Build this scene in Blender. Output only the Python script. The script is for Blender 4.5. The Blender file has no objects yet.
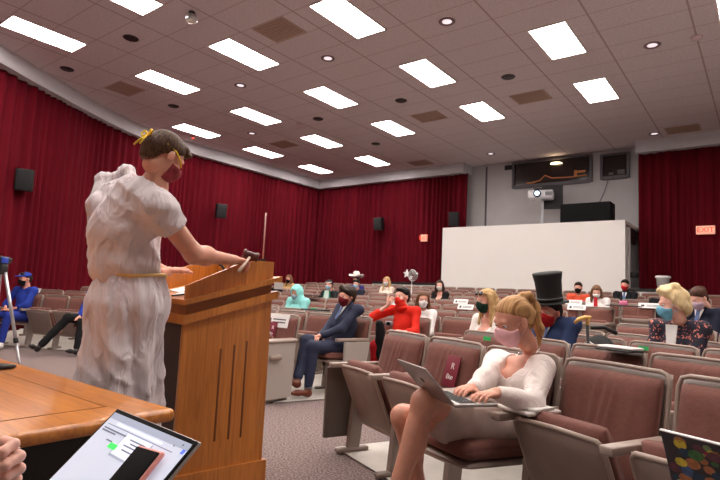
import bpy, math, random
import numpy as np
from mathutils import Vector, Matrix
random.seed(4); np.random.seed(4)
SC = bpy.context.scene
COL = SC.collection
CZ = 1.15                       # height of the camera above the stage-side floor
F_PX, YAW, PITCH, ROLL = 531.7, -.6591, .1026, .0474

# ------------------------------------------------------------------ camera
def cam_axes():
    f = Vector((math.sin(YAW)*math.cos(PITCH), math.cos(YAW)*math.cos(PITCH), math.sin(PITCH)))
    rt = Vector((math.cos(YAW), -math.sin(YAW), 0)); up = rt.cross(f)
    R = math.cos(ROLL)*rt+math.sin(ROLL)*up; U = -math.sin(ROLL)*rt+math.cos(ROLL)*up
    return R, U, f
CR, CU, CF = cam_axes()
cam = bpy.data.cameras.new('camera'); camo = bpy.data.objects.new('camera', cam); COL.objects.link(camo)
cam.sensor_width = 36; cam.lens = F_PX/720*36; cam.clip_start = .05; cam.clip_end = 60
m = Matrix.Identity(4)
for i in range(3):
    m[i][0] = CR[i]; m[i][1] = CU[i]; m[i][2] = -CF[i]
m[2][3] = CZ
camo.matrix_world = m
SC.camera = camo
# ------------------------------------------------------------------ world and exposure
w = bpy.data.worlds.new('world'); SC.world = w; w.use_nodes = True
w.node_tree.nodes['Background'].inputs[0].default_value = (.9, .85, .9, 1)
w.node_tree.nodes['Background'].inputs[1].default_value = .05
SC.view_settings.view_transform = 'Standard'; SC.view_settings.look = 'None'
SC.view_settings.gamma = 1; SC.view_settings.use_curve_mapping = False
SC.view_settings.exposure = 0.9
LIGHT = 15.0                    # emission of the fluorescent lenses

def at(px, py, d):              # world point seen at a pixel of the photograph, d metres along the view axis
    v = CF+CR*((px-360)/F_PX)+CU*((240-py)/F_PX)
    return Vector((0, 0, CZ))+v*d
def atz(px, py, z):
    v = CF+CR*((px-360)/F_PX)+CU*((240-py)/F_PX)
    return Vector((0, 0, CZ))+v*((z-CZ)/v.z)
def aty(px, py, y):
    v = CF+CR*((px-360)/F_PX)+CU*((240-py)/F_PX)
    return Vector((0, 0, CZ))+v*(y/v.y)
def pj(p):
    q = Vector(p)-Vector((0, 0, CZ)); d = q.dot(CF)
    return 360+F_PX*q.dot(CR)/d, 240-F_PX*q.dot(CU)/d, d

# ------------------------------------------------------------------ materials
def srgb(c):
    return tuple((x/12.92 if x <= .04045 else ((x+.055)/1.055)**2.4) for x in [v/255 for v in c])
MATS = {}
def mat(name, rgb, rough=.6, metal=0, noise=0, nscale=8, bump=0, bscale=60, emit=0, stretch=(1, 1, 1), spec=.5, alpha=1, coords='Object', detail=4, bdist=.01, rgb2=None, sheen=0, trans=0, sss=0):
    if name in MATS: return MATS[name]
    M = bpy.data.materials.new(name); M.use_nodes = True
    N = M.node_tree.nodes; L = M.node_tree.links; b = N['Principled BSDF']
    c = srgb(rgb)+(1,)
    b.inputs['Base Color'].default_value = c
    b.inputs['Roughness'].default_value = rough; b.inputs['Metallic'].default_value = metal
    b.inputs['Specular IOR Level'].default_value = spec
    if sheen: b.inputs['Sheen Weight'].default_value = sheen
    if trans: b.inputs['Transmission Weight'].default_value = trans
    if sss:
        b.inputs['Subsurface Weight'].default_value = sss; b.inputs['Subsurface Radius'].default_value = (.02, .008, .005)
        b.inputs['Subsurface Scale'].default_value = .5
    tc = N.new('ShaderNodeTexCoord'); mp = N.new('ShaderNodeMapping'); mp.inputs['Scale'].default_value = stretch
    L.new(tc.outputs[coords], mp.inputs[0])
    if noise:
        t = N.new('ShaderNodeTexNoise'); t.inputs['Scale'].default_value = nscale; t.inputs['Detail'].default_value = detail
        L.new(mp.outputs[0], t.inputs['Vector'])
        r = N.new('ShaderNodeValToRGB'); L.new(t.outputs['Fac'], r.inputs[0])
        r.color_ramp.elements[0].position = .3; r.color_ramp.elements[1].position = .7
        if rgb2: c2 = srgb(rgb2)+(1,); r.color_ramp.elements[0].color = c2; r.color_ramp.elements[1].color = c
        else:
            r.color_ramp.elements[0].color = tuple(v*(1-noise) for v in c[:3])+(1,)
            r.color_ramp.elements[1].color = tuple(min(1, v*(1+noise)) for v in c[:3])+(1,)
        L.new(r.outputs[0], b.inputs['Base Color'])
    if bump:
        t = N.new('ShaderNodeTexNoise'); t.inputs['Scale'].default_value = bscale; t.inputs['Detail'].default_value = 3
        L.new(mp.outputs[0], t.inputs['Vector'])
        bp = N.new('ShaderNodeBump'); bp.inputs['Strength'].default_value = bump; bp.inputs['Distance'].default_value = bdist
        if bdist > .01: t.inputs['Distortion'].default_value = 1.5; t.inputs['Detail'].default_value = 2
        L.new(t.outputs['Fac'], bp.inputs['Height']); L.new(bp.outputs[0], b.inputs['Normal'])
    if emit:
        b.inputs['Emission Color'].default_value = c; b.inputs['Emission Strength'].default_value = emit
    MATS[name] = M
    return M

def ceiling_mat():
    M = bpy.data.materials.new('ceiling_tiles'); M.use_nodes = True
    N = M.node_tree.nodes; L = M.node_tree.links; b = N['Principled BSDF']; b.inputs['Roughness'].default_value = .85
    tc = N.new('ShaderNodeTexCoord'); sx = N.new('ShaderNodeSeparateXYZ'); L.new(tc.outputs['Object'], sx.inputs[0])
    def line(out, off, per, wd):
        a = N.new('ShaderNodeMath'); a.operation = 'SUBTRACT'; L.new(out, a.inputs[0]); a.inputs[1].default_value = off
        p = N.new('ShaderNodeMath'); p.operation = 'PINGPONG'; L.new(a.outputs[0], p.inputs[0]); p.inputs[1].default_value = per/2
        l = N.new('ShaderNodeMath'); l.operation = 'LESS_THAN'; L.new(p.outputs[0], l.inputs[0]); l.inputs[1].default_value = wd
        return l.outputs[0]
    lx = line(sx.outputs[0], -9.965-.61, 1.22, .014); ly = line(sx.outputs[1], 3.57, .61, .010)
    t = N.new('ShaderNodeTexNoise'); t.inputs['Scale'].default_value = 26; t.inputs['Detail'].default_value = 6; L.new(tc.outputs['Object'], t.inputs['Vector'])
    r = N.new('ShaderNodeValToRGB'); L.new(t.outputs['Fac'], r.inputs[0])
    r.color_ramp.elements[0].position = .25; r.color_ramp.elements[1].position = .7
    r.color_ramp.elements[0].color = srgb((198, 186, 190))+(1,); r.color_ramp.elements[1].color = srgb((218, 205, 208))+(1,)
    m1 = N.new('ShaderNodeMixRGB'); L.new(ly, m1.inputs[0]); L.new(r.outputs[0], m1.inputs[1]); m1.inputs[2].default_value = srgb((186, 166, 165))+(1,)
    m2 = N.new('ShaderNodeMixRGB'); L.new(lx, m2.inputs[0]); L.new(m1.outputs[0], m2.inputs[1]); m2.inputs[2].default_value = srgb((170, 149, 149))+(1,)
    L.new(m2.outputs[0], b.inputs['Base Color'])
    return M

def wood_mat(name, c1, c2, rough=.35, axis=(1, 1, .08), scale=9, coat=.3):
    M = bpy.data.materials.new(name); M.use_nodes = True
    N = M.node_tree.nodes; L = M.node_tree.links; b = N['Principled BSDF']
    tc = N.new('ShaderNodeTexCoord'); mp = N.new('ShaderNodeMapping'); mp.inputs['Scale'].default_value = axis; L.new(tc.outputs['Object'], mp.inputs[0])
    t0 = N.new('ShaderNodeTexNoise'); t0.inputs['Scale'].default_value = scale*.35; t0.inputs['Detail'].default_value = 2; L.new(mp.outputs[0], t0.inputs['Vector'])
    wv = N.new('ShaderNodeTexNoise'); wv.inputs['Scale'].default_value = scale*5; wv.inputs['Detail'].default_value = 5; wv.inputs['Distortion'].default_value = 1.2
    L.new(mp.outputs[0], wv.inputs['Vector'])
    mx = N.new('ShaderNodeMath'); mx.operation = 'MULTIPLY_ADD'; L.new(t0.outputs['Fac'], mx.inputs[0]); mx.inputs[1].default_value = .7
    s = N.new('ShaderNodeMath'); s.operation = 'MULTIPLY'; L.new(wv.outputs['Fac'], s.inputs[0]); s.inputs[1].default_value = .6; L.new(s.outputs[0], mx.inputs[2])
    r = N.new('ShaderNodeValToRGB'); L.new(mx.outputs[0], r.inputs[0])
    r.color_ramp.elements[0].position = .42; r.color_ramp.elements[1].position = .8
    r.color_ramp.elements[0].color = srgb(c2)+(1,); r.color_ramp.elements[1].color = srgb(c1)+(1,)
    L.new(r.outputs[0], b.inputs['Base Color']); b.inputs['Roughness'].default_value = rough; b.inputs['Coat Weight'].default_value = coat; b.inputs['Coat Roughness'].default_value = .2
    return M

def carpet_mat():
    M = bpy.data.materials.new('speckled_carpet'); M.use_nodes = True
    N = M.node_tree.nodes; L = M.node_tree.links; b = N['Principled BSDF']; b.inputs['Roughness'].default_value = .95; b.inputs['Specular IOR Level'].default_value = .1
    tc = N.new('ShaderNodeTexCoord')
    t = N.new('ShaderNodeTexNoise'); t.inputs['Scale'].default_value = 70; t.inputs['Detail'].default_value = 3; L.new(tc.outputs['Object'], t.inputs['Vector'])
    r = N.new('ShaderNodeValToRGB'); L.new(t.outputs['Fac'], r.inputs[0])
    e = r.color_ramp.elements; e[0].position = .36; e[0].color = srgb((88, 76, 76))+(1,); e[1].position = .66; e[1].color = srgb((160, 143, 138))+(1,)
    L.new(r.outputs[0], b.inputs['Base Color'])
    bp = N.new('ShaderNodeBump'); bp.inputs['Strength'].default_value = .4; bp.inputs['Distance'].default_value = .01; L.new(t.outputs['Fac'], bp.inputs['Height']); L.new(bp.outputs[0], b.inputs['Normal'])
    return M

M_ceil = ceiling_mat(); M_carpet = carpet_mat()
M_oak = wood_mat('honey_oak', (208, 132, 56), (156, 88, 30), axis=(1, 1, .06))
M_oak_flat = wood_mat('honey_oak_desktop', (210, 134, 54), (150, 84, 28), axis=(.07, 1, 1), rough=.3, scale=8)
M_oak_dark = wood_mat('dark_oak', (92, 56, 30), (60, 34, 18), axis=(1, 1, .06))
M_band = mat('grey_plaster_band', (190, 188, 192), .8, noise=.04, nscale=3)
M_greywall = mat('grey_wall_paint', (178, 175, 176), .8, noise=.04, nscale=2)
M_white = mat('white_partition_paint', (226, 222, 218), .75, noise=.015, nscale=1.5)
M_wall = mat('plain_wall_paint', (170, 165, 165), .9)
M_concrete = mat('seating_floor_concrete', (205, 200, 192), .7, noise=.08, nscale=5, bump=.1)
M_curtain = mat('crimson_velour', (92, 12, 25), .85, noise=.18, nscale=2.2, stretch=(4, 4, .15), sheen=.0, spec=.08)
M_black = mat('matt_black', (14, 14, 15), .6)
M_blackgloss = mat('gloss_black', (10, 10, 12), .15)
M_bezel = mat('screen_bezel_black', (5, 5, 6), .7, spec=.1)
M_metal = mat('brushed_metal', (190, 190, 190), .3, metal=.9)
M_lens = mat('fluorescent_lens', (255, 245, 238), .5, emit=LIGHT)
M_trimw = mat('white_fixture_metal', (215, 205, 205), .5)
M_vent = mat('tan_vent', (182, 156, 142), .8, noise=.15, nscale=60)
M_cush = mat('rose_brown_seat_fabric', (112, 70, 61), .82, noise=.10, nscale=60, bump=.12, bscale=150, sheen=.08, spec=.3)
M_shell = mat('taupe_seat_plastic', (136, 118, 108), .42, noise=.06, nscale=10, bump=.05, bscale=140)
M_rim = mat('light_taupe_rim', (158, 140, 128), .35)
M_arm = mat('pale_taupe_armrest', (158, 141, 130), .4)
M_std = mat('taupe_steel', (140, 126, 118), .45, metal=.1)
M_panel = mat('pale_grey_end_panel', (178, 168, 160), .5)
M_paper = mat('white_paper', (236, 234, 232), .8)
M_ink = mat('dark_ink', (60, 60, 64), .8)
M_maroon = mat('maroon_sign', (120, 28, 48), .6)
M_signwhite = mat('sign_white', (235, 225, 225), .7)
M_green = mat('green_sticker', (60, 200, 110), .6)
M_silver = mat('aluminium_laptop', (168, 162, 158), .35, metal=.7)

# ------------------------------------------------------------------ mesh helpers
class MB:
    def __init__(s): s.v = []; s.f = []; s.mi = []; s.sm = []
    def add(s, vs, fs, mi=0, smooth=False):
        o = len(s.v); s.v += [tuple(v) for v in vs]; s.f += [tuple(i+o for i in f) for f in fs]; s.mi += [mi]*len(fs); s.sm += [smooth]*len(fs)
        return s
    def box(s, x0, x1, y0, y1, z0, z1, mi=0, M=None, bev=0):
        if bev:
            return s.rbox(x0, x1, y0, y1, z0, z1, bev, mi, M)
        vs = [Vector((x, y, z)) for z in (z0, z1) for y in (y0, y1) for x in (x0, x1)]
        if M: vs = [M@v for v in vs]
        return s.add(vs, [(0, 2, 3, 1), (4, 5, 7, 6), (0, 1, 5, 4), (2, 6, 7, 3), (0, 4, 6, 2), (1, 3, 7, 5)], mi)
    def rbox(s, x0, x1, y0, y1, z0, z1, r, mi=0, M=None):
        import bmesh
        bm = bmesh.new(); bmesh.ops.create_cube(bm, size=1)
        for v in bm.verts: v.co = Vector(((x0+x1)/2+v.co.x*(x1-x0), (y0+y1)/2+v.co.y*(y1-y0), (z0+z1)/2+v.co.z*(z1-z0)))
        r = min(r, .48*min(x1-x0, y1-y0, z1-z0))
        bmesh.ops.bevel(bm, geom=bm.edges[:], offset=r, segments=2, affect='EDGES', profile=.5)
        bm.verts.index_update()
        vs = [v.co.copy() for v in bm.verts]
        if M: vs = [M@v for v in vs]
        s.add(vs, [[v.index for v in f.verts] for f in bm.faces], mi, True); bm.free()
        return s
    def tube(s, pts, r, n=8, mi=0, cap=True):
        pts = [Vector(p) for p in pts]; rs = r if isinstance(r, (list, tuple)) else [r]*len(pts)
        vs = []; prev = None
        for i, p in enumerate(pts):
            t = (pts[min(i+1, len(pts)-1)]-pts[max(i-1, 0)]).normalized()
            a = prev if prev is not None else (Vector((0, 0, 1)) if abs(t.z) < .9 else Vector((1, 0, 0)))
            a = (a-t*a.dot(t)).normalized(); prev = a; b = t.cross(a)
            for k in range(n):
                q = 2*math.pi*k/n; vs.append(p+(a*math.cos(q)+b*math.sin(q))*rs[i])
        fs = [(i*n+k, i*n+(k+1) % n, (i+1)*n+(k+1) % n, (i+1)*n+k) for i in range(len(pts)-1) for k in range(n)]
        if cap: fs += [tuple(range(n))[::-1], tuple((len(pts)-1)*n+k for k in range(n))]
        return s.add(vs, fs, mi, True)
    def lathe(s, prof, n=20, mi=0, M=None, cap=True):
        vs = [Vector((r*math.cos(2*math.pi*k/n), r*math.sin(2*math.pi*k/n), z)) for r, z in prof for k in range(n)]
        if M: vs = [M@v for v in vs]
        fs = [(i*n+k, i*n+(k+1) % n, (i+1)*n+(k+1) % n, (i+1)*n+k) for i in range(len(prof)-1) for k in range(n)]
        if cap: fs += [tuple(range(n))[::-1], tuple((len(prof)-1)*n+k for k in range(n))]
        return s.add(vs, fs, mi, True)
    def prism(s, poly, z0, z1, mi=0, M=None, plane='xy'):
        n = len(poly)
        def P(a, b, c): return Vector((a, b, c)) if plane == 'xy' else (Vector((c, a, b)) if plane == 'yz' else Vector((a, c, b)))
        vs = [P(a, b, z0) for a, b in poly]+[P(a, b, z1) for a, b in poly]
        if M: vs = [M@v for v in vs]
        fs = [tuple(range(n))[::-1], tuple(range(n, 2*n))]+[(i, (i+1) % n, n+(i+1) % n, n+i) for i in range(n)]
        return s.add(vs, fs, mi)
    def mesh(s, name):
        me = bpy.data.meshes.new(name); me.from_pydata(s.v, [], s.f)
        me.polygons.foreach_set('material_index', s.mi); me.polygons.foreach_set('use_smooth', s.sm)
        me.update(); return me
def fixn(me):
    import bmesh
    bm = bmesh.new(); bm.from_mesh(me); bmesh.ops.recalc_face_normals(bm, faces=bm.faces); bm.to_mesh(me); bm.free(); return me
def obj(name, mb, mats, parent=None, M=None, fix=True):
    me = mb.mesh(name) if isinstance(mb, MB) else mb
    if isinstance(mb, MB) and fix: fixn(me)
    for q in (mats if isinstance(mats, (list, tuple)) else [mats]): me.materials.append(q)
    o = bpy.data.objects.new(name, me); COL.objects.link(o)
    if parent: o.parent = parent
    if M is not None: o.matrix_local = M
    return o
def tag(o, label=None, cat=None, group=None, kind=None):
    if label: o['label'] = label
    if cat: o['category'] = cat
    if group: o['group'] = group
    if kind: o['kind'] = kind
    return o
def thing(name, label, cat, loc=(0, 0, 0), rz=0, group=None):
    o = bpy.data.objects.new(name, None); COL.objects.link(o); o.location = loc; o.rotation_euler = (0, 0, rz); o.empty_display_size = .1
    return tag(o, label, cat, group)
def struct(name, mb, mats, parent=None, fix=True):
    o = obj(name, mb, mats, parent, fix=fix)
    if parent is None: o['kind'] = 'structure'
    return o
def copy_tree(o, parent=None):
    c = o.copy(); COL.objects.link(c); c.parent = parent
    for ch in o.children: copy_tree(ch, c)
    return c
def text_mesh(txt, size, mi=0):
    cu = bpy.data.curves.new('t', 'FONT'); cu.body = txt; cu.size = size; cu.align_x = 'CENTER'; cu.align_y = 'CENTER'; cu.extrude = .0015
    o = bpy.data.objects.new('t', cu); COL.objects.link(o); dg = bpy.context.evaluated_depsgraph_get()
    me = bpy.data.meshes.new_from_object(o.evaluated_get(dg)); bpy.data.objects.remove(o)
    return me

# ------------------------------------------------------------------ room shell
CEIL = 5.42
left_path = [(-9.9, -3.5), (-9.9, .6), (-10.2, 1.3), (-11.665, 3.453), (-12.5, 4.9), (-13.35, 6.4), (-13.68, 7.1), (-13.84, 7.9), (-13.88, 9.0), (-13.88, 15.0)]
def smoothstep(a, b, x):
    t = min(1, max(0, (x-a)/(b-a))); return t*t*(3-2*t)
UR = Vector((math.cos(-.405), math.sin(-.405))); NR = Vector((-UR.y, UR.x)); P0R = Vector((-2.37, 3.47))
UL = Vector((math.cos(.405), math.sin(.405))); NL = Vector((-UL.y, UL.x)); P0L = Vector((-10.2, 4.13))
def zf(x, y):
    c = .098*max(0, y-6.8)
    p = Vector((x, y)); a = (p-P0R).dot(UR); b = (p-P0R).dot(NR)
    r = .091*max(0, b-2.5)
    wr = smoothstep(-1.3, -.8, a) if b > 1 else 0
    z = c*(1-wr)+r*wr
    bl = (p-P0L).dot(NL); l = .1*min(max(0, bl+.1), 2.0)
    wl = smoothstep(-8.2, -8.9, x)*smoothstep(7.0, 6.3, y) if y > 3 else smoothstep(-8.2, -8.9, x)
    return z*(1-wl)+l*wl
mb = MB(); xs = np.arange(-14.2, 6.41, .2); ys = np.arange(-3.6, 15.61, .2)
vs = [(x, y, zf(x, y)) for y in ys for x in xs]; nx = len(xs)
mb.add(vs, [(j*nx+i, j*nx+i+1, (j+1)*nx+i+1, (j+1)*nx+i) for j in range(len(ys)-1) for i in range(nx-1)], 0, True)
struct('floor', mb, M_carpet, fix=False)
mb = MB().box(-14.2, 6.4, -3.6, 15.6, CEIL, CEIL+.1); struct('ceiling', mb, M_ceil)

def ribbon(path, z0, z1, th, side=1):
    mb = MB(); n = len(path); P = [Vector(p) for p in path]; off = []
    for i in range(n):
        t = (P[min(i+1, n-1)]-P[max(i-1, 0)]).normalized(); off.append(Vector((t.y, -t.x))*side)
    ring = []
    for i in range(n):
        a = P[i]; b = P[i]+off[i]*th
        ring.append([(a.x, a.y, z0), (b.x, b.y, z0), (b.x, b.y, z1), (a.x, a.y, z1)])
    vs = [v for r in ring for v in r]
    fs = [(i*4+k, i*4+(k+1) % 4, (i+1)*4+(k+1) % 4, (i+1)*4+k) for i in range(n-1) for k in range(4)]+[(0, 1, 2, 3), tuple((n-1)*4+k for k in (3, 2, 1, 0))]
    return mb.add(vs, fs)
def resample(path, step):
    out = []; P = [Vector(p) for p in path]
    for a, b in zip(P, P[1:]):
        n = max(1, int((b-a).length/step))
        for i in range(n): out.append(a+(b-a)*i/n)
    return out+[P[-1]]
def smooth_path(path, it=3):
    P = resample(path, .4)
    for _ in range(it): P = [P[0]]+[(P[i-1]+P[i]*2+P[i+1])/4 for i in range(1, len(P)-1)]+[P[-1]]
    return P
LP = smooth_path(left_path, 3)
struct('wall_left', ribbon([p+Vector((-.12, 0)) for p in LP], -.1, CEIL, .08, -1), M_wall)
struct('trim_1', ribbon([p for p in LP], 5.10, CEIL, .34, 1), M_band)      # plaster band over the left curtain
struct('wall_back', MB().box(-14.1, 6.3, 15.4, 15.55, 0, CEIL), M_greywall)
struct('trim_2', MB().box(-13.95, -7.5, 14.78, 15.4, 5.10, CEIL), M_band)
struct('trim_3', MB().box(-2.66, 6.3, 14.78, 15.4, 5.10, CEIL), M_band)
struct('wall_right', MB().box(6.2, 6.35, -3.6, 15.6, -.1, CEIL), M_wall)
struct('wall_front', MB().box(-14.2, 6.4, -3.65, -3.5, -.1, CEIL), M_wall)

def curtain(name, label, path, z1, step=.016, amp=.06, seed=0, bottom=None):
    rnd = random.Random(seed); P = resample(path, step); n = len(P)
    ph = 0; off = []; L = 0
    for i in range(n):
        if i: L += (P[i]-P[i-1]).length
        wl = .21+.05*math.sin(L*1.7+seed)+.03*math.sin(L*4.1)
        ph += 2*math.pi*step/wl
        off.append((ph, L))
    levels = [0, .12, .3, .5, .7, .88, 1]
    vs = []
    for lv in levels:
        for i in range(n):
            t = (P[min(i+2, n-1)]-P[max(i-2, 0)]).normalized(); nn = Vector((t.y, -t.x))
            ph, L = off[i]
            a = amp*(.75+.35*math.sin(L*2.3+lv*1.5))*(1-.35*lv)
            s = math.sin(ph+.35*math.sin(lv*3+L)); d = a*(math.copysign(abs(s)**.75, s))+.018*math.sin(L*9+lv*2)
            p = P[i]+nn*(d+.05)
            zb = zf(P[i].x, P[i].y)+.02 if bottom is None else bottom
            vs.append((p.x, p.y, zb+(z1-zb)*lv))
    mb = MB(); mb.add(vs, [(l*n+i, l*n+i+1, (l+1)*n+i+1, (l+1)*n+i) for l in range(len(levels)-1) for i in range(n-1)], 0, True)
    o = obj(name, mb, M_curtain, fix=False); tag(o, label, 'curtain')
    md = o.modifiers.new('thick', 'SOLIDIFY'); md.thickness = .004
    return o
wl_i = [p+Vector((.10, 0)) for p in LP]
curtain('stage_curtain', 'long crimson pleated curtain along the left wall of the hall', wl_i, 5.12, seed=1)
curtain('stage_curtain', 'crimson pleated curtain on the back wall left of the white partition', [(-13.98, 15.05), (-7.45, 15.05)], 5.12, seed=2)
curtain('stage_curtain', 'crimson pleated curtain right of the white partition, behind the lit exit sign', [(-2.62, 15.05), (6.1, 15.05)], 5.12, seed=3, amp=.05)

# white projecting entrance partition, an open-sided vestibule
BX0, BX1, BY = -7.51, -2.67, 13.6
mb = MB().box(BX0, BX1, BY, BY+.12, .5, 3.2)
mb.box(BX0, BX0+.12, BY+.12, 15.4, .5, 3.12); mb.box(BX0, BX1, BY+.12, 15.4, 3.12, 3.2)
mb.box(BX1-.10, BX1, BY+.5, BY+.62, .5, 3.1)
struct('wall_partition', mb, M_white)
mb = MB().box(BX1-.06, BX1-.01, BY+.62, 14.9, 2.75, 3.1); struct('interior_shade', mb, M_black)  # black sheet put in as the shade of the upper interior
def low_wall(name, x0, x1, yy=13.72):
    o = struct(name, MB().box(x0, x1, yy, yy+.1, .5, 1.53), M_white)
    struct(name+'_cap', MB().box(x0, x1, yy-.02, yy+.12, 1.53, 1.60), M_black, o)
    return o
low_wall('wall_rail_left', -10.05, BX0-.01); low_wall('wall_rail_right', BX1+.01, -1.26)

# control booth windows high in the back wall
def S(p, k=15.4/15.05): return CZ+(p-CZ)*k
K = 15.4/15.05
M_glass = mat('booth_glass', (32, 22, 20), .12, spec=.6)
M_frame = mat('dark_grey_frame', (86, 82, 88), .6)
M_warm = mat('booth_lamp_light', (255, 226, 180), .5, emit=2.5)
M_orange = mat('booth_orange_glow', (130, 74, 40), .6, emit=.25)
def window(n, x0, x1, z0, z1):
    o = struct('window_%d' % n, MB().box(x0, x1, 15.36, 15.395, z0, z1), M_glass)
    f = MB().box(x0-.07, x0, 15.30, 15.4, z0-.07, z1+.05).box(x1, x1+.07, 15.30, 15.4, z0-.07, z1+.05).box(x0, x1, 15.30, 15.4, z0-.09, z0).box(x0, x1, 15.30, 15.4, z1, z1+.05)
    obj('window_frame', f, M_frame, o)
    return o
w1 = window(1, -5.93*K, -3.82*K, S(4.57), S(5.22)); w2 = window(2, -3.48*K, -2.90*K, S(4.6), S(5.16))
# things seen in the booth: lamp, and orange light painted as glowing lines
lp = obj('booth_lamp', MB().lathe([(.02, .05), (.15, .02), (.17, 0), (.02, -.01)], 20), M_warm, w1, Matrix.Translation((-4.82, 15.33, S(5.10))))
mb = MB().tube([(-5.55, 15.345, S(4.62)), (-5.3, 15.345, S(4.66)), (-5.15, 15.345, S(4.80)), (-4.95, 15.345, S(4.70)), (-4.4, 15.345, S(4.68)), (-4.0, 15.345, S(4.7))], .018, 6)
mb.box(-4.33, -4.25, 15.335, 15.355, S(4.7), S(4.86)); mb.box(-4.33, -4.02, 15.335, 15.355, S(4.78), S(4.84)); mb.box(-5.7, -5.45, 15.335, 15.355, S(4.6), S(4.64))
obj('booth_painted_glow', mb, M_orange, w1)
mb = MB().box(-3.42, -3.3, 15.345, 15.358, S(4.64), S(4.70)).box(-3.2, -3.02, 15.345, 15.358, S(4.63), S(4.76))
obj('booth_equipment', mb, mat('booth_gear', (96, 88, 84), .6), w2)
struct('trim_5', MB().box(-6.40, -6.02, 15.37, 15.4, 5.18, 5.32), M_black)
struct('trim_6', MB().box(-7.02, -6.98, 15.36, 15.4, 3.2, 5.35), M_frame)

# ------------------------------------------------------------------ ceiling fixtures
GX, GY, T = -9.965, 3.57, .61
def fixture_proto():
    t = thing('fluorescent_troffer', '', 'ceiling light')
    obj('lens', MB().box(-.275, .275, -.585, .585, -.012, -.004), M_lens, t)
    f = MB()
    for a in ((-.305, -.275, -.61, .61), (.275, .305, -.61, .61), (-.275, .275, -.61, -.585), (-.275, .275, .585, .61)): f.box(*a, -.014, .0)
    obj('frame', f, M_trimw, t)
    return t
vis = {(0, 0): 'large panel at the far left end of the nearest row', (1, 0): 'panel cut by the top edge above the speaker', (0, 1): 'second panel back in the row above the speaker\'s head', (1, 1): 'second row panel right of the spotlight',
       (2, 1): 'large panel at the top centre of the ceiling', (-1, 2): 'panel right behind the speaker\'s head', (0, 2): 'third row panel, second from the left curtain', (1, 2): 'third row panel in the centre of the ceiling',
       (2, 2): 'third row panel, two right of the centre', (3, 2): 'broad panel at the upper right', (4, 2): 'panel in the top right corner', (-1, 3): 'fourth row panel nearest the left curtain', (0, 3): 'fourth row panel, second from the left curtain',
       (1, 3): 'fourth row panel, third from the left curtain', (2, 3): 'fourth row panel, second from the right', (3, 3): 'fourth row panel furthest right, near the booth windows',
       (-1, 4): 'rearmost panel nearest the curtain corner', (0, 4): 'rearmost panel, the one farther from the left curtain'}
cells = list(vis)+[(0, -1), (1, -1), (2, -1), (3, -1), (4, -1), (1, -2), (3, -2), (2, 0), (3, 0), (4, 0), (3, 1), (4, 1), (5, 2), (5, 1)]  # cells after vis are unseen panels, added outside the frame for their light
fp = fixture_proto()
for q, (i, j) in enumerate(cells):
    o = fp if q == 0 else copy_tree(fp)
    o.location = (GX+2.44*i, GY+2.44*j, CEIL)
    o['label'] = 'bright fluorescent ceiling light, '+vis.get((i, j), 'unseen one added outside the frame for its light')
    o['group'] = 'fluorescent ceiling panels'
M_can = mat('recess_dark', (40, 32, 34), .5); M_bulb = mat('downlight_bulb', (225, 210, 215), .3, emit=.6)
def can_proto(lit):
    t = thing('recessed_downlight', '', 'ceiling light')
    obj('ring', MB().lathe([(.075, -.004), (.115, -.016), (.13, -.006), (.13, .0)], 24, cap=False), M_can if not lit else mat('ring_grey', (120, 100, 104), .4), t)
    obj('bulb', MB().lathe([(.001, -.014), (.05, -.012), (.078, -.004), (.078, 0)], 20), M_bulb if lit else M_can, t)
    return t
ca = can_proto(True); cb = can_proto(False); ua = ub = False
cans = [(2, 1.5, 0, 'above the front table, left of the spotlight'), (-2, 1.5, 0, 'nearest the left curtain in the front row'), (-2, 5.5, 0, 'beside the vent above the speaker'), (2, 5.5, 1, 'between the second and third panels left of centre'),
        (6, 5.5, 1, 'left of the top centre panel'), (10, 5.5, 1, 'right of the top centre panel'), (10, 9.5, 0, 'black one between the two right panels'), (6, 9.5, 0, 'grey one in the middle of the ceiling'),
        (14, 9.5, 1, 'bright rimmed one at the upper right'), (2, 9.5, 0, 'black one beside the smoke detector'), (-2, 9.5, 1, 'small one between the left rear panels'), (12.8, 17.7, 1, 'near the vent by the right curtain'), (2, 13.5, 0, 'small dark one before the rearmost panels'), (5.9, 17.5, 1, 'small one in front of the booth wall')]
for tx, ty, lit, lb in cans:
    if lit: o = copy_tree(ca) if ua else ca; ua = True
    else: o = copy_tree(cb) if ub else cb; ub = True
    o.location = (GX+T*tx, GY+T*ty, CEIL); o['label'] = 'round recessed ceiling downlight '+lb; o['group'] = 'recessed downlights'
vp = None
for tx, ty, lb in [(-2, 3.5, 'above and left of the speaker'), (6, 3.5, 'at the top left of the centre panel'), (6, 11.5, 'in the middle of the ceiling towards the back'), (10, 11.5, 'left of the rightmost fourth row light'),
                   (-2, 11.5, 'near the rear left corner lights'), (2, 17.5, 'over the back row left of the partition'), (13.8, 17.6, 'dark one by the right curtain')]:
    if vp is None:
        mb = MB().box(-.36, .36, -.29, .29, -.006, 0)
        vp = thing('ceiling_vent', '', 'vent'); obj('frame', mb, M_vent, vp)
        sl = MB()
        for k in range(9): sl.box(-.32, .32, -.26+k*.058, -.235+k*.058, -.012, -.006)
        obj('louvre', sl, mat('vent_louvre', (160, 134, 120), .8), vp); o = vp
    else: o = copy_tree(vp)
    o.location = (GX+T*tx, GY+T*ty, CEIL); o['label'] = 'tan square ceiling vent '+lb; o['group'] = 'ceiling vents'
for tx, ty, lb in [(.9, 9.6, 'beside the black downlight'), (15, 9.6, 'at the upper right')]:
    tag(obj('smoke_detector', MB().lathe([(.08, 0), (.08, -.02), (.05, -.045), (.01, -.05)], 20), mat('pinkish_plastic', (205, 180, 180), .5), None, Matrix.Translation((GX+T*tx, GY+T*ty, CEIL))), 'small round pale smoke detector on the ceiling '+lb, 'smoke detector')
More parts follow.
